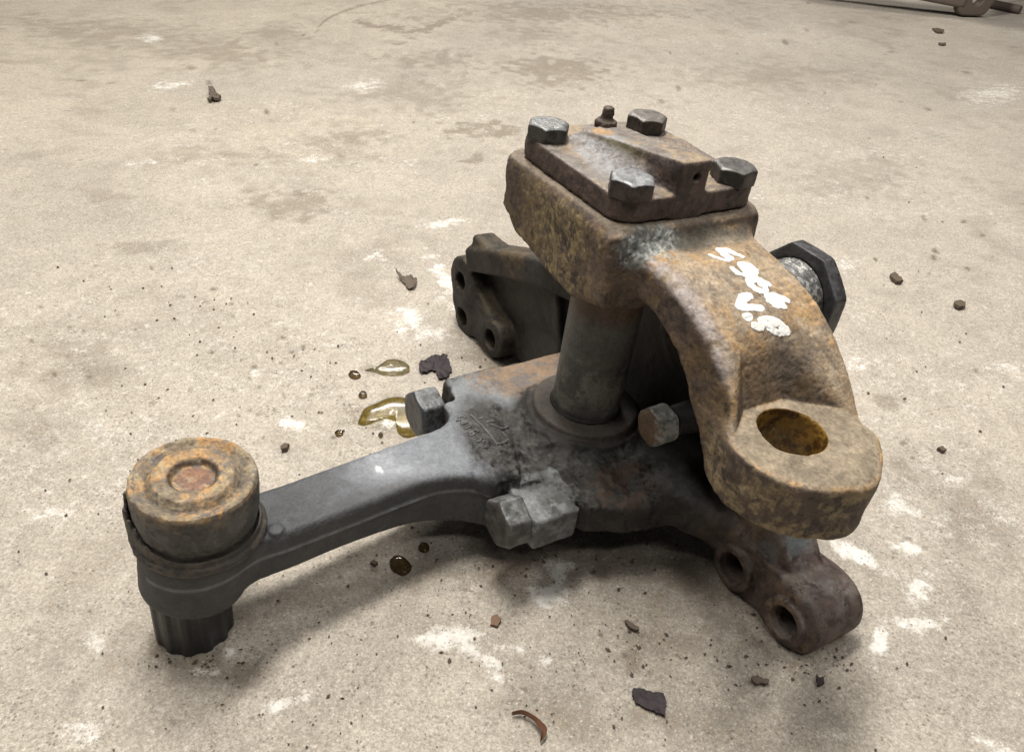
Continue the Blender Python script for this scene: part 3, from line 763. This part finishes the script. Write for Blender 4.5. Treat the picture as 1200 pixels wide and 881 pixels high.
# ------------------------------------------------------------------ floor: one sheet, fine near the casting, coarse far off
def spaced(lim, d0, rate):
    x = [0.0]; d = d0
    while x[-1] < lim:
        x.append(x[-1] + d)
        if x[-1] > .5: d *= rate
    return np.array(x)
xs = spaced(7, .0020, 1.03); xs = np.concatenate([-xs[:0:-1], xs])
ys = [.12]
while ys[-1] < 8: ys.append(ys[-1] + max(.0018, .0042 * ys[-1]))
ys = np.concatenate([np.linspace(-3, .10, 30), np.array(ys)])
gx, gy = np.meshgrid(xs, ys, indexing='ij'); nx, ny = gx.shape
FP = np.stack([gx.ravel(), gy.ravel(), np.zeros(gx.size)], 1)
hgt = (fbm(FP, 14, 4, 3) - .5) * .0012 + (fbm(FP, 120, 3, 6) - .5) * .0007 - ss(fbm(FP, 210, 2, 8), .68, .78) * .0009
fcol = const(FP, (.400, .362, .312)); fwh = np.zeros(len(FP)); fdk = np.zeros(len(FP))
a1 = fbm(FP, 3.0, 4, 5); a2 = fbm(FP, 12, 5, 8); a3 = fbm(FP, 45, 4, 2); a4 = fbm(FP * np.array([1, 1.6, 1]), 90, 4, 14)
fcol *= (.90 + .20 * a1)[:, None] * (.88 + .24 * a2)[:, None]
fcol = mixc(fcol, (.43, .372, .285), ss(-FP[:, 0] * .5 + FP[:, 1] * .3 - .45 + (a1 - .5), .0, .6) * .35)
a5 = fbm(FP, 26, 5, 51, .6); a6 = fbm(FP, 7, 4, 57, .6)
fcol *= (1 + (a5 - .5) * .34 + (a6 - .5) * .22)[:, None]
fdk += ss(a2 * .4 + a3 * .3 + a5 * .3, .47, .68) * .70
fwh += ss(a3 * .5 + a4 * .5, .49, .62) * .28 * ss(a1, .42, .62)
def fblob(px, py, rx, ry, col, amt, ang=0, nz=.5, s=40):
    """ellipse given in photo pixels on the floor"""
    global fcol
    c = ground(px, py); ca, sa = math.cos(math.radians(ang)), math.sin(math.radians(ang))
    ex = ground(px + rx * ca, py + rx * sa) - c; ey = ground(px - ry * sa, py + ry * ca) - c
    Mx = np.linalg.inv(np.array([[ex[0], ey[0]], [ex[1], ey[1]]]))
    d = FP[:, :2] - c[:2]; near = (np.abs(d[:, 0]) < 3.5 * (abs(ex[0]) + abs(ey[0]))) & (np.abs(d[:, 1]) < 3 * (abs(ex[1]) + abs(ey[1])))
    i = np.where(near)[0]
    if not len(i): return
    q = d[i] @ Mx.T; e = L(q) + (fbm(FP[i], s, 4, px * .1) - .5) * nz * 6
    m = (1 - ss(e, .5, 1.25)) * amt if (col is DK or not (col is WH or col is MD)) else (1 - ss(e, .0, 2.0)) * amt * 1.35
    if col is DK and rx > 7: col = MD
    if col is WH: fwh[i] = np.maximum(fwh[i], m * 1.0)
    elif col is MD: fdk[i] = np.maximum(fdk[i], m * 2.4)
    else: fcol[i] = fcol[i] * (1 - m[:, None]) + np.array(col) * m[:, None]
WH = (.74, .74, .72); DK = (.13, .105, .08); MD = (.22, .19, .145)
for b in [(648, 690, 18, 26, .85, 15), (600, 758, 12, 6, .7, 0), (520, 748, 26, 9, .8, -5), (640, 775, 8, 5, .6, 0), (1018, 655, 40, 6, .85, 28), (1052, 590, 22, 9, .6, 20), (1030, 752, 9, 22, .85, 8),
          (1075, 690, 14, 16, .7, 0), (1080, 728, 22, 8, .6, 10), (498, 752, 8, 4, .5, 0), (453, 490, 24, 8, .7, 8), (345, 496, 16, 6, .7, 8), (520, 330, 8, 26, .6, -25), (478, 370, 12, 12, .8, 0), (500, 390, 14, 7, .5, 0),
          (515, 262, 20, 4, .6, -8), (335, 822, 22, 7, .7, -20), (270, 762, 8, 10, .6, 0), (240, 786, 10, 4, .5, 0), (110, 748, 12, 10, .4, 0), (178, 45, 10, 5, .6, 0), (200, 100, 16, 4, .5, -5), (170, 190, 14, 3, .6, -4),
          (425, 100, 18, 5, .5, 0), (985, 312, 20, 8, .4, -10), (560, 768, 20, 9, .55, 30), (580, 790, 16, 6, .5, 40), (300, 436, 8, 6, .5, 0), (60, 600, 20, 9, .35, 0), (540, 600, 14, 6, .6, 0), (590, 605, 12, 5, .5, 0), (1165, 110, 30, 10, .45, -5),
          (1000, 425, 18, 8, .4, 0), (1160, 870, 26, 8, .6, 20), (990, 860, 24, 8, .4, 0), (90, 855, 24, 10, .4, 0), (1060, 640, 14, 5, .7, 10), (1120, 560, 12, 5, .4, 0), (365, 185, 14, 4, .5, 0), (440, 300, 10, 5, .5, 0), (1180, 430, 16, 6, .35, 0)]:
    fblob(b[0], b[1], b[2], b[3], WH, b[4], b[5], .55, 90)
for b in [(345, 238, 45, 16, .35, 0), (405, 165, 40, 16, .30, 0), (560, 150, 40, 9, .55, 0), (588, 158, 18, 5, .5, 0), (650, 82, 50, 14, .40, 0), (455, 32, 36, 4, .60, 8), (510, 30, 30, 4, .5, -25), (325, 40, 30, 10, .3, 0), (510, 70, 44, 10, .3, 5),
          (560, 186, 12, 5, .45, 0), (742, 780, 20, 16, .55, 10), (850, 850, 50, 24, .2, 0), (790, 720, 60, 40, .25, 0), (1060, 560, 30, 16, .3, 0), (740, 640, 50, 30, .2, 0), (60, 30, 40, 8, .3, 8), (170, 290, 30, 6, .25, 0), (120, 230, 24, 10, .25, 0),
          (360, 236, 18, 4, .5, -4), (350, 226, 6, 3, .5, 0), (640, 820, 40, 20, .2, 0), (1040, 470, 14, 6, .3, 0), (700, 560, 60, 40, .3, 0), (475, 494, 12, 9, .35, 0), (415, 480, 14, 6, .4, 0), (620, 40, 40, 8, .25, 0), (50, 500, 30, 20, .2, 0), (235, 775, 55, 18, .35, 0), (925, 775, 70, 16, .4, 25), (610, 655, 90, 18, .35, -8), (760, 650, 60, 45, .35, 0), (400, 690, 120, 14, .25, -20), (575, 425, 50, 12, .35, 30), (130, 40, 90, 16, .28, 5), (270, 60, 60, 14, .3, 0), (480, 110, 60, 16, .25, 0), (250, 180, 70, 14, .22, 0), (900, 90, 80, 14, .22, 0), (1000, 200, 60, 20, .2, 0), (640, 15, 120, 10, .28, 0), (860, 860, 60, 20, .15, 0), (420, 300, 50, 20, .2, 0), (90, 420, 50, 30, .22, 0), (200, 620, 30, 30, .22, 0), (1150, 600, 40, 60, .22, 0), (700, 840, 60, 26, .3, 0)]:
    fblob(b[0], b[1], b[2], b[3], DK if b[4] > .4 else MD, b[4], b[5], .6, 50)  # stains and grime, plus shadow painted below lever, arm and at the front
fblob(458, 488, 36, 20, (.20, .175, .10), .6, 0, .5, 60); fblob(456, 431, 26, 9, (.24, .21, .16), .5, 0, .4, 60)
# scattered small dark spots, as in the photo's oily speckle
rs = np.random.RandomState(3)
cl = [(210, 330, 120, 60, 26), (330, 415, 90, 40, 34), (90, 390, 80, 60, 14), (340, 480, 120, 40, 26), (60, 700, 90, 120, 14), (300, 840, 250, 40, 18), (700, 800, 160, 60, 22), (1090, 300, 100, 160, 22), (600, 700, 250, 60, 26), (950, 60, 220, 60, 14), (250, 130, 240, 120, 26), (1080, 560, 100, 200, 26)]
for cx, cy, sx, sy, n in cl:
    for k in range(n):
        x = cx + rs.randn() * sx * .5; y = cy + rs.randn() * sy * .5; r = 1.0 + rs.rand() ** 2 * 3.2
        fblob(x, y, r * 1.2, r * .8, DK, .5 + .4 * rs.rand(), rs.rand() * 60, .1, 200)
# faint curved scrape near the top
for t in np.linspace(0, 1, 22):
    fblob(372 + 60 * t + 30 * t * t, 36 - 38 * t ** .6, 5, 1.6, DK, .38, -30, .1)
rgh = .78 - .25 * ss(a2, .5, .7) * .6
ij = np.arange(nx * ny).reshape(nx, ny)
FQ = np.stack([ij[:-1, :-1], ij[1:, :-1], ij[1:, 1:], ij[:-1, 1:]], -1).reshape(-1, 4)
FP[:, 2] = hgt - .0006
fme = mesh_from('floor', FP, FQ, np.clip(fcol, .01, .9), rgh)
for nm, ar in (('white', fwh), ('dark', fdk)):
    q = fme.attributes.new(nm, 'FLOAT', 'POINT'); q.data.foreach_set('value', ar.astype(np.float32))
m, t, N, K, B = nt('worn_concrete')
at = N.new('ShaderNodeAttribute'); at.attribute_name = 'Col'; tc = N.new('ShaderNodeTexCoord')
def noise(sc, det=4, ro=.6):
    n = N.new('ShaderNodeTexNoise'); n.inputs['Scale'].default_value = sc; n.inputs['Detail'].default_value = det; n.inputs['Roughness'].default_value = ro
    K.new(tc.outputs['Object'], n.inputs['Vector']); return n
def ramp(src, a, b, lo, hi):
    r = N.new('ShaderNodeMapRange'); r.inputs[1].default_value = a; r.inputs[2].default_value = b; r.inputs[3].default_value = lo; r.inputs[4].default_value = hi
    K.new(src, r.inputs[0]); return r.outputs[0]
def mixn(fac, a, b):
    x = N.new('ShaderNodeMix'); x.data_type = 'RGBA'; K.new(fac, x.inputs[0])
    for s, v in ((6, a), (7, b)):
        if isinstance(v, tuple): x.inputs[s].default_value = (*v, 1)
        else: K.new(v, x.inputs[s])
    return x.outputs[2]
def attr(nm):
    a = N.new('ShaderNodeAttribute'); a.attribute_name = nm; return a.outputs['Fac']
def madd(x, k, y):
    q = N.new('ShaderNodeMath'); q.operation = 'MULTIPLY_ADD'; K.new(x, q.inputs[0]); q.inputs[1].default_value = k; K.new(y, q.inputs[2]); return q.outputs[0]
nA = noise(380, 7, .8); nB = noise(900, 5, .75); nC = noise(130, 9, .78); nD = noise(40, 5, .6); nE = noise(600, 5, .75)
def scl(x, f):
    v = N.new('ShaderNodeVectorMath'); v.operation = 'SCALE'; K.new(x, v.inputs[0]); K.new(f, v.inputs['Scale']); return v.outputs[0]
c = scl(at.outputs['Color'], ramp(nA.outputs['Fac'], .34, .66, .66, 1.32))
c = scl(c, ramp(nB.outputs['Fac'], .34, .66, .74, 1.24))
c = scl(c, ramp(nC.outputs['Fac'], .34, .66, .84, 1.15))
c = scl(c, ramp(attr('dark'), 0, 1, 1, .74))
c = mixn(ramp(madd(attr('dark'), .16, nC.outputs['Fac']), .58, .68, 0, .6), c, (.25, .205, .155))
c = mixn(ramp(madd(attr('dark'), .10, nE.outputs['Fac']), .62, .70, 0, .7), c, (.15, .12, .09))
c = mixn(ramp(madd(attr('white'), .18, nE.outputs['Fac']), .57, .66, 0, .70), c, (.66, .63, .58))
c = mixn(ramp(madd(attr('white'), .22, nC.outputs['Fac']), .58, .74, 0, .85), c, (.72, .71, .69))
def spots(sc, r0, r1, amt, col, msk, m0, m1):
    global c
    vo = N.new('ShaderNodeTexVoronoi'); vo.inputs['Scale'].default_value = sc; K.new(tc.outputs['Object'], vo.inputs['Vector'])
    vm = N.new('ShaderNodeMath'); vm.operation = 'MULTIPLY'; K.new(ramp(vo.outputs['Distance'], r0, r1, 1, 0), vm.inputs[0]); K.new(ramp(msk, m0, m1, 0, amt), vm.inputs[1])
    c = mixn(vm.outputs[0], c, col)
spots(260, .17, .32, .75, (.14, .112, .085), nD.outputs['Fac'], .46, .62)
spots(120, .08, .17, .9, (.10, .08, .06), nC.outputs['Fac'], .50, .60)
spots(330, .18, .34, .6, (.70, .67, .61), nA.outputs['Fac'], .50, .60)
K.new(c, B.inputs['Base Color']); K.new(at.outputs['Alpha'], B.inputs['Roughness']); B.inputs['Specular IOR Level'].default_value = .3
b1 = N.new('ShaderNodeBump'); b1.inputs['Strength'].default_value = .55; b1.inputs['Distance'].default_value = .0012; K.new(nA.outputs['Fac'], b1.inputs['Height'])
b2 = N.new('ShaderNodeBump'); b2.inputs['Strength'].default_value = .4; b2.inputs['Distance'].default_value = .0005; K.new(nB.outputs['Fac'], b2.inputs['Height']); K.new(b1.outputs[0], b2.inputs['Normal'])
K.new(b2.outputs[0], B.inputs['Normal'])
obj('floor', fme, m, None, kind='structure')
print('floor done %.1fs %d quads' % (time.time() - T0, len(FQ)))

# ------------------------------------------------------------------ loose things on the floor
M_FLAKE = plain('dark_paint_flake', (.034, .026, .030), .6, .25)
M_FLAKE2 = plain('brown_rust_flake', (.105, .080, .062), .7)
M_LEAF = plain('dry_leaf', (.15, .075, .045), .5)
M_CHIP = plain('red_rust_chip', (.17, .105, .07), .8)
M_GRIT = plain('dark_grit', (.10, .075, .055), .8)
def flake(name, label, cat, px, py, outline, thick, mat, curl=(0, 0), seed=0, bumpy=.25, lift=.0):
    """outline in photo pixels about (px, py), laid on the floor and curled up out of it"""
    rr = np.random.RandomState(seed); c = ground(px, py)
    pts = []
    n = len(outline)
    for i in range(n):
        a = np.array(outline[i], float); b = np.array(outline[(i + 1) % n], float); k = max(2, int(np.hypot(*(b - a)) / 2))
        for s in range(k):
            q = a + (b - a) * s / k + rr.randn(2) * bumpy; pts.append(ground(px + q[0], py + q[1]) - c)
    pts = np.array(pts); R = 5; rings = []
    sz = np.abs(pts[:, :2]).max()
    def hz(p):
        return lift * sz + curl[0] * (p[:, 0] / sz) ** 2 * sz * .5 + curl[1] * np.maximum(0, p[:, 1] / sz) ** 2 * sz * .5 + (vnoise(p, 250, seed) - .3) * sz * .12
    verts = []; m_ = len(pts)
    for k in range(R): verts.append(pts * ((k + 1) / R))
    allv = np.vstack([np.zeros((1, 3))] + verts); z = np.maximum(hz(allv), 0) + .0004; top = allv.copy(); top[:, 2] = z + thick; bot = allv.copy(); bot[:, 2] = z
    nv = len(allv); V_ = np.vstack([top, bot]); F_ = []
    for i in range(m_):
        j = (i + 1) % m_; F_.append((0, 1 + i, 1 + j)); F_.append((nv, nv + 1 + j, nv + 1 + i))
        for k in range(R - 1):
            a = 1 + k * m_ + i; b = 1 + k * m_ + j; cc = b + m_; d = a + m_
            F_.append((a, d, cc, b)); F_.append((nv + a, nv + b, nv + cc, nv + d))
        a = 1 + (R - 1) * m_ + i; b = 1 + (R - 1) * m_ + j; F_.append((a, nv + a, nv + b, b))
    me = bpy.data.meshes.new(name); me.from_pydata(V_.tolist(), [], F_); me.update()
    o = obj(name, me, mat, None, label=label, category=cat); o.location = c
    g = {'small_stone': 'small stones on the floor', 'paint_flake': 'dark scale flakes on the floor', 'rust_chip': 'rust chips on the floor', 'dirt_clump': 'dirt clumps on the floor'}.get(name)
    if g: o['group'] = g
    return o
flake('paint_flake', 'dark purple-black scale flake with a torn bite, lying behind the rear bolt head', 'rust flake', 510, 432,
      [(-20, 2), (-17, -7), (-8, -9), (-4, -12), (6, -14), (14, -12), (18, -4), (19, 6), (12, 12), (4, 13), (2, 5), (-4, 3), (-8, 6), (-18, 6)], .0012, M_FLAKE, (.25, .15), 3, .7)
flake('paint_flake', 'biggest dark purple scale flake, near the bottom edge in front of the two-hole bracket', 'rust flake', 761, 823,
      [(-20, -14), (-8, -14), (4, -10), (16, -9), (19, 0), (18, 17), (6, 12), (-6, 7), (-16, 2), (-20, -6)], .0013, M_FLAKE, (.12, .1), 5, .7)
flake('curled_flake', 'curled brown flake with a pointed tip, behind and left of the three-hole bracket', 'rust flake', 477, 332,
      [(-14, -9), (-6, -5), (4, -6), (12, -1), (10, 7), (2, 9), (-2, 3), (-8, -3)], .0012, M_FLAKE2, (.7, .5), 7, .4)
flake('dirt_clump', 'small grey-brown clump of dirt alone on the floor at upper left', 'dirt', 251, 114,
      [(-6, -6), (0, -7), (4, -1), (9, 4), (3, 6), (-6, 6), (-5, 0)], .005, M_FLAKE2, (.5, .2), 9, .6)
flake('dirt_clump', 'grey-brown crumbly lump just below the two-hole bracket', 'dirt', 890, 799, [(-12, -1), (-4, -6), (2, -3), (10, 0), (9, 5), (0, 3), (-6, 4)], .002, M_FLAKE2, (.3, .2), 11, .6)
flake('rust_chip', 'small orange-red rust chip on pale concrete below the front bolt head', 'rust flake', 580, 729, [(-4, -5), (3, -8), (7, -2), (3, 6), (-5, 5)], .0015, M_CHIP, (.2, 0), 12, .4)
flake('rust_chip', 'tiny dark chip on the floor right of the grey-brown lump', 'rust flake', 960, 800, [(-4, -4), (3, -5), (5, 2), (-2, 5)], .002, M_FLAKE, (.2, 0), 13, .4)
flake('wood_splinter', 'thin dark splinter lying left of the two-hole bracket', 'splinter', 740, 735, [(-9, -6), (-4, -6), (4, 0), (9, 4), (6, 6), (-3, 2)], .0022, M_FLAKE2, (.1, 0), 14, .3)
flake('small_stone', 'dark elongated stone on open floor to the right of the hex nut', 'stone', 1049, 329, [(-7, -4), (-2, -6), (6, 0), (8, 4), (2, 5), (-5, 0)], .0045, M_GRIT, (.0, 0), 15, .3)
flake('small_stone', 'oval brown stone at far right, level with the hex nut', 'stone', 1124, 359, [(-7, -2), (0, -4), (6, -1), (6, 3), (-2, 4), (-6, 2)], .0045, M_GRIT, (.0, 0), 16, .3)
flake('small_stone', 'small dark stone left of the yellow oil puddle near the ball joint', 'stone', 334, 526, [(-5, 1), (-1, -3), (5, -2), (3, 3), (-3, 4)], .004, M_GRIT, (.0, 0), 17, .3)
flake('small_stone', 'small dark crumb on open floor to the right of the rusty eye hole', 'stone', 1103, 528, [(-6, -1), (0, -3), (5, 2), (0, 3)], .003, M_GRIT, (.0, 0), 18, .3)
flake('small_stone', 'flat dark speck, upper of the two specks below the far bracket', 'stone', 1099, 37, [(-7, -2), (0, -1), (7, 0), (5, 3), (-3, 2)], .004, M_GRIT, (.0, 0), 19, .2)
flake('small_stone', 'thin dark speck, lower of the two specks below the far bracket', 'stone', 1104, 53, [(-5, -1), (4, -1), (4, 1), (-4, 1)], .003, M_GRIT, (.0, 0), 20, .2)
flake('small_stone', 'dark pebble beside the grey arm near its shadow', 'stone', 438, 662, [(-4, 0), (0, -3), (5, 0), (1, 3)], .003, M_GRIT, (.0, 0), 21, .2)
# curled dry leaf sliver: a bent tapering strip
def sliver():
    path = [(600, 838, 1.0), (612, 838, 2.0), (624, 845, 2.4), (631, 852, 3.6), (637, 860, 3.8), (633, 871, .6)]
    C_ = catmull(path, 5); V_ = []; F_ = []
    for i, p in enumerate(C_):
        tdir = C_[min(i + 1, len(C_) - 1)][:2] - C_[max(i - 1, 0)][:2]; tdir /= np.linalg.norm(tdir); nn = np.array([-tdir[1], tdir[0]])
        t = i / (len(C_) - 1)
        for s, z in ((-1, .0034), (0, .0008), (1, .0042), (1, .0036), (0, .0002), (-1, .0028)):
            q = ground(*(p[:2] + nn * s * p[2])); V_.append((q[0], q[1], z + .0015 * math.sin(t * 3.1)))
    for i in range(len(C_) - 1):
        for k in range(6):
            a = i * 6 + k; b = i * 6 + (k + 1) % 6; F_.append((a, b, b + 6, a + 6))
    F_.append(tuple(range(6))); F_.append(tuple((len(C_) - 1) * 6 + k for k in range(5, -1, -1)))
    c0 = ground(620, 850); V_ = [tuple(np.array(v) - c0) for v in V_]
    me = bpy.data.meshes.new('leaf_sliver'); me.from_pydata(V_, [], F_); me.update()
    o = obj('leaf_sliver', me, M_LEAF, None, label='curled reddish-brown dry leaf sliver at the bottom edge of the floor', category='leaf'); o.location = c0
sliver()

# oil: clear film over the concrete
def oil(name, tint):
    m = bpy.data.materials.new(name); m.use_nodes = True; t = m.node_tree; N = t.nodes; K = t.links; N.remove(N['Principled BSDF']); out = N['Material Output']
    tr = N.new('ShaderNodeBsdfTransparent'); gl = N.new('ShaderNodeBsdfGlossy'); gl.inputs['Roughness'].default_value = .09
    n = N.new('ShaderNodeTexNoise'); n.inputs['Scale'].default_value = 140; tc = N.new('ShaderNodeTexCoord'); K.new(tc.outputs['Object'], n.inputs['Vector'])
    mx = N.new('ShaderNodeMix'); mx.data_type = 'RGBA'; K.new(n.outputs['Fac'], mx.inputs[0]); mx.inputs[6].default_value = (*tint, 1); mx.inputs[7].default_value = (*[min(1, x * 1.5) for x in tint], 1)
    K.new(mx.outputs[2], tr.inputs[0]); fr = N.new('ShaderNodeFresnel'); fr.inputs[0].default_value = 1.33
    ms = N.new('ShaderNodeMixShader'); K.new(fr.outputs[0], ms.inputs[0]); K.new(tr.outputs[0], ms.inputs[1]); K.new(gl.outputs[0], ms.inputs[2]); K.new(ms.outputs[0], out.inputs[0]); return m
O_CLR = oil('thin_dirty_oil', (.50, .48, .38)); O_YEL = oil('yellow_oil', (.46, .41, .22)); O_BRN = oil('brown_oil', (.34, .29, .21))
def drop(name, label, px, py, outline, hmax, mat, edge=2.2):
    c = ground(px, py); n = len(outline); P2 = catmull([(*p, 0) for p in outline + outline[:1]], 6)[:-1, :2]
    pts = np.array([ground(px + q[0], py + q[1]) - c for q in P2]); R = 9; V_ = [(0, 0, hmax)]; F_ = []; m_ = len(pts)
    for k in range(1, R + 1):
        s = k / R; z = hmax * (1 - s ** 4) ** .5
        for p in pts: V_.append((p[0] * s, p[1] * s, z + .0003))
    for p in pts: V_.append((p[0], p[1], -.0012))
    for i in range(m_):
        j = (i + 1) % m_; F_.append((0, 1 + j, 1 + i))
        for k in range(R):
            a = 1 + k * m_ + i; b = 1 + k * m_ + j; F_.append((a, b, b + m_, a + m_))
    me = bpy.data.meshes.new(name); me.from_pydata(V_, [], F_); me.update(); me.polygons.foreach_set('use_smooth', [True] * len(me.polygons))
    o = obj(name, me, mat, None, label=label, category='oil'); o.location = c; o['group'] = 'oil puddles' if name == 'oil_puddle' else 'oil drops'; return o
drop('oil_puddle', 'clear teardrop-shaped oil puddle behind the yellow puddle', 456, 430, [(-28, 4), (-14, 0), (-2, -8), (12, -8), (23, -2), (22, 6), (8, 10), (-8, 9), (-16, 6)], .0012, O_CLR)
drop('oil_puddle', 'yellow irregular oil puddle touching the rear bolt head', 462, 486, [(-40, 2), (-34, -8), (-20, -14), (-6, -20), (12, -20), (24, -12), (30, 6), (26, 22), (14, 26), (4, 20), (2, 8), (-8, 4), (-20, 6), (-34, 12), (-42, 10)], .0011, O_YEL)
drop('oil_drop', 'round dark oil drop left of the teardrop puddle', 415, 439, [(-7, 0), (-3, -4), (4, -3), (8, 2), (3, 5), (-4, 4)], .0022, O_BRN)
drop('oil_drop', 'small dark oil drop between the teardrop puddle and the yellow puddle', 425, 463, [(-5, 0), (-1, -4), (4, -3), (5, 2), (0, 4), (-4, 3)], .0022, O_BRN)
drop('oil_drop', 'big brown oil drop on the floor in front of the grey arm', 469, 662, [(-12, -6), (-6, -11), (4, -9), (13, 0), (12, 7), (4, 12), (-7, 8), (-12, 1)], .0024, O_BRN)
drop('oil_drop', 'small brown oil drop in the shadow of the grey arm', 496, 641, [(-6, 0), (-2, -5), (5, -4), (7, 2), (2, 6), (-4, 4)], .0018, O_BRN)
drop('oil_drop', 'tiny oil bead left of the yellow puddle', 397, 507, [(-5, 0), (0, -3), (5, -1), (4, 3), (-2, 4)], .0016, O_BRN)
drop('oil_drop', 'tiny round oil bead just below the yellow oil puddle', 446, 510, [(-3, 0), (0, -3), (3, 0), (0, 3)], .0016, O_BRN)

# grit: uncountable crumbs
def grit():
    rr = np.random.RandomState(11); V_ = []; F_ = []
    cl = [(600, 700, 500, 260, 420), (330, 420, 120, 50, 70), (210, 340, 120, 60, 50), (790, 770, 160, 70, 70), (960, 780, 60, 30, 30), (640, 40, 160, 60, 40), (1090, 300, 140, 220, 90), (200, 560, 250, 200, 120), (235, 772, 90, 24, 70), (930, 772, 110, 30, 60), (620, 655, 140, 24, 70), (580, 430, 60, 16, 40), (440, 480, 90, 60, 50), (650, 660, 120, 40, 50)]
    for cx, cy, sx, sy, n in cl:
        for k in range(n):
            x = cx + rr.randn() * sx * .5; y = cy + rr.randn() * sy * .5
            if not (-40 < x < 1240 and 2 < y < 920): continue
            c = ground(x, y); s = .0004 + .0013 * rr.rand() ** 4; b = len(V_)
            o = rr.rand(6, 3) * .5 + .75; a = rr.rand() * 6.28; ca, sa = math.cos(a), math.sin(a)
            for q, m_ in zip([(1.4, 0, 0), (0, .9, 0), (-1.4, 0, 0), (0, -.9, 0), (0, 0, .9), (0, 0, -.5)], o):
                V_.append((c[0] + s * m_[0] * (q[0] * ca - q[1] * sa), c[1] + s * m_[1] * (q[0] * sa + q[1] * ca), s * .2 + s * m_[2] * q[2]))
            for f in ((0, 1, 4), (1, 2, 4), (2, 3, 4), (3, 0, 4), (1, 0, 5), (2, 1, 5), (3, 2, 5), (0, 3, 5)): F_.append(tuple(b + i for i in f))
    me = bpy.data.meshes.new('grit'); me.from_pydata(V_, [], F_); me.update()
    obj('grit', me, M_GRIT, None, kind='stuff', label='fine dark crumbs of grit scattered over the concrete floor', category='grit')
grit()

# ------------------------------------------------------------------ second casting and rod in the far corner
def far_bracket():
    c = ground(1137, 20); root = bpy.data.objects.new('spare_bracket', None); COL.objects.link(root)
    root.location = c; root.rotation_euler = (0, 0, math.radians(12))
    root['label'] = 'grey-brown bracket with a round hole, cut off by the upper right corner'; root['category'] = 'bracket'
    def mk(name, f, lo, hi, h, col):
        P, Q = polygonise(f, lo, hi, h); cc, r = c_dark(col, tuple(x * .5 for x in col), .7, 60)(P, P)
        return obj(name, mesh_from(name, P, Q, cc, r), M_CAST2, root)
    mk('flange', lambda P: smax(sprism(P, 0, 2, 1, [(-.062, .110), (-.030, .030), (.022, .030), (.060, .110), (.05, .2), (-.05, .2)], -.012, .022, .006, .026), -scyl(P, (0, -.1, .052), (0, .1, .052), .019), .002),
       (-.10, -.03, -.01), (.10, .04, .24), .003, (.20, .165, .135))
    mk('beam', lambda P: ssweep(P, [(-.03, .03, .055, .03, .05), (-.2, .11, .07, .03, .05), (-.45, .24, .10, .04, .05)], (0, 0, 1), .01), (-.52, -.05, .0), (.0, .30, .18), .005, (.07, .055, .05))
    mk('cross_beam', lambda P: ssweep(P, [(.02, .03, .13, .03, .03), (.2, .2, .13, .04, .04), (.40, .30, .13, .05, .05)], (0, 0, 1), .01), (-.02, -.02, .03), (.48, .38, .22), .005, (.10, .085, .08))
far_bracket()
def rod():
    a = ground(1156, 9); b = ground(1194, 17); a[2] = b[2] = .013; d = b - a; l = np.linalg.norm(d); d /= l
    P, Q = polygonise(lambda P: scyl(P, (-l / 2, 0, 0), (l / 2, 0, 0), .0125, None, .002), (-l / 2 - .01, -.02, -.02), (l / 2 + .01, .02, .02), .002)
    cc, r = c_dark((.12, .10, .085), (.06, .05, .045), .6, 60)(P, P)
    o = obj('steel_rod', mesh_from('steel_rod', P, Q, cc, r), M_CAST2, None, label='short steel rod lying on the floor in the upper right corner', category='rod')
    o.location = (a + b) / 2; o.rotation_euler = (0, 0, math.atan2(d[1], d[0]))
rod()
print('all done %.1fs' % (time.time() - T0))
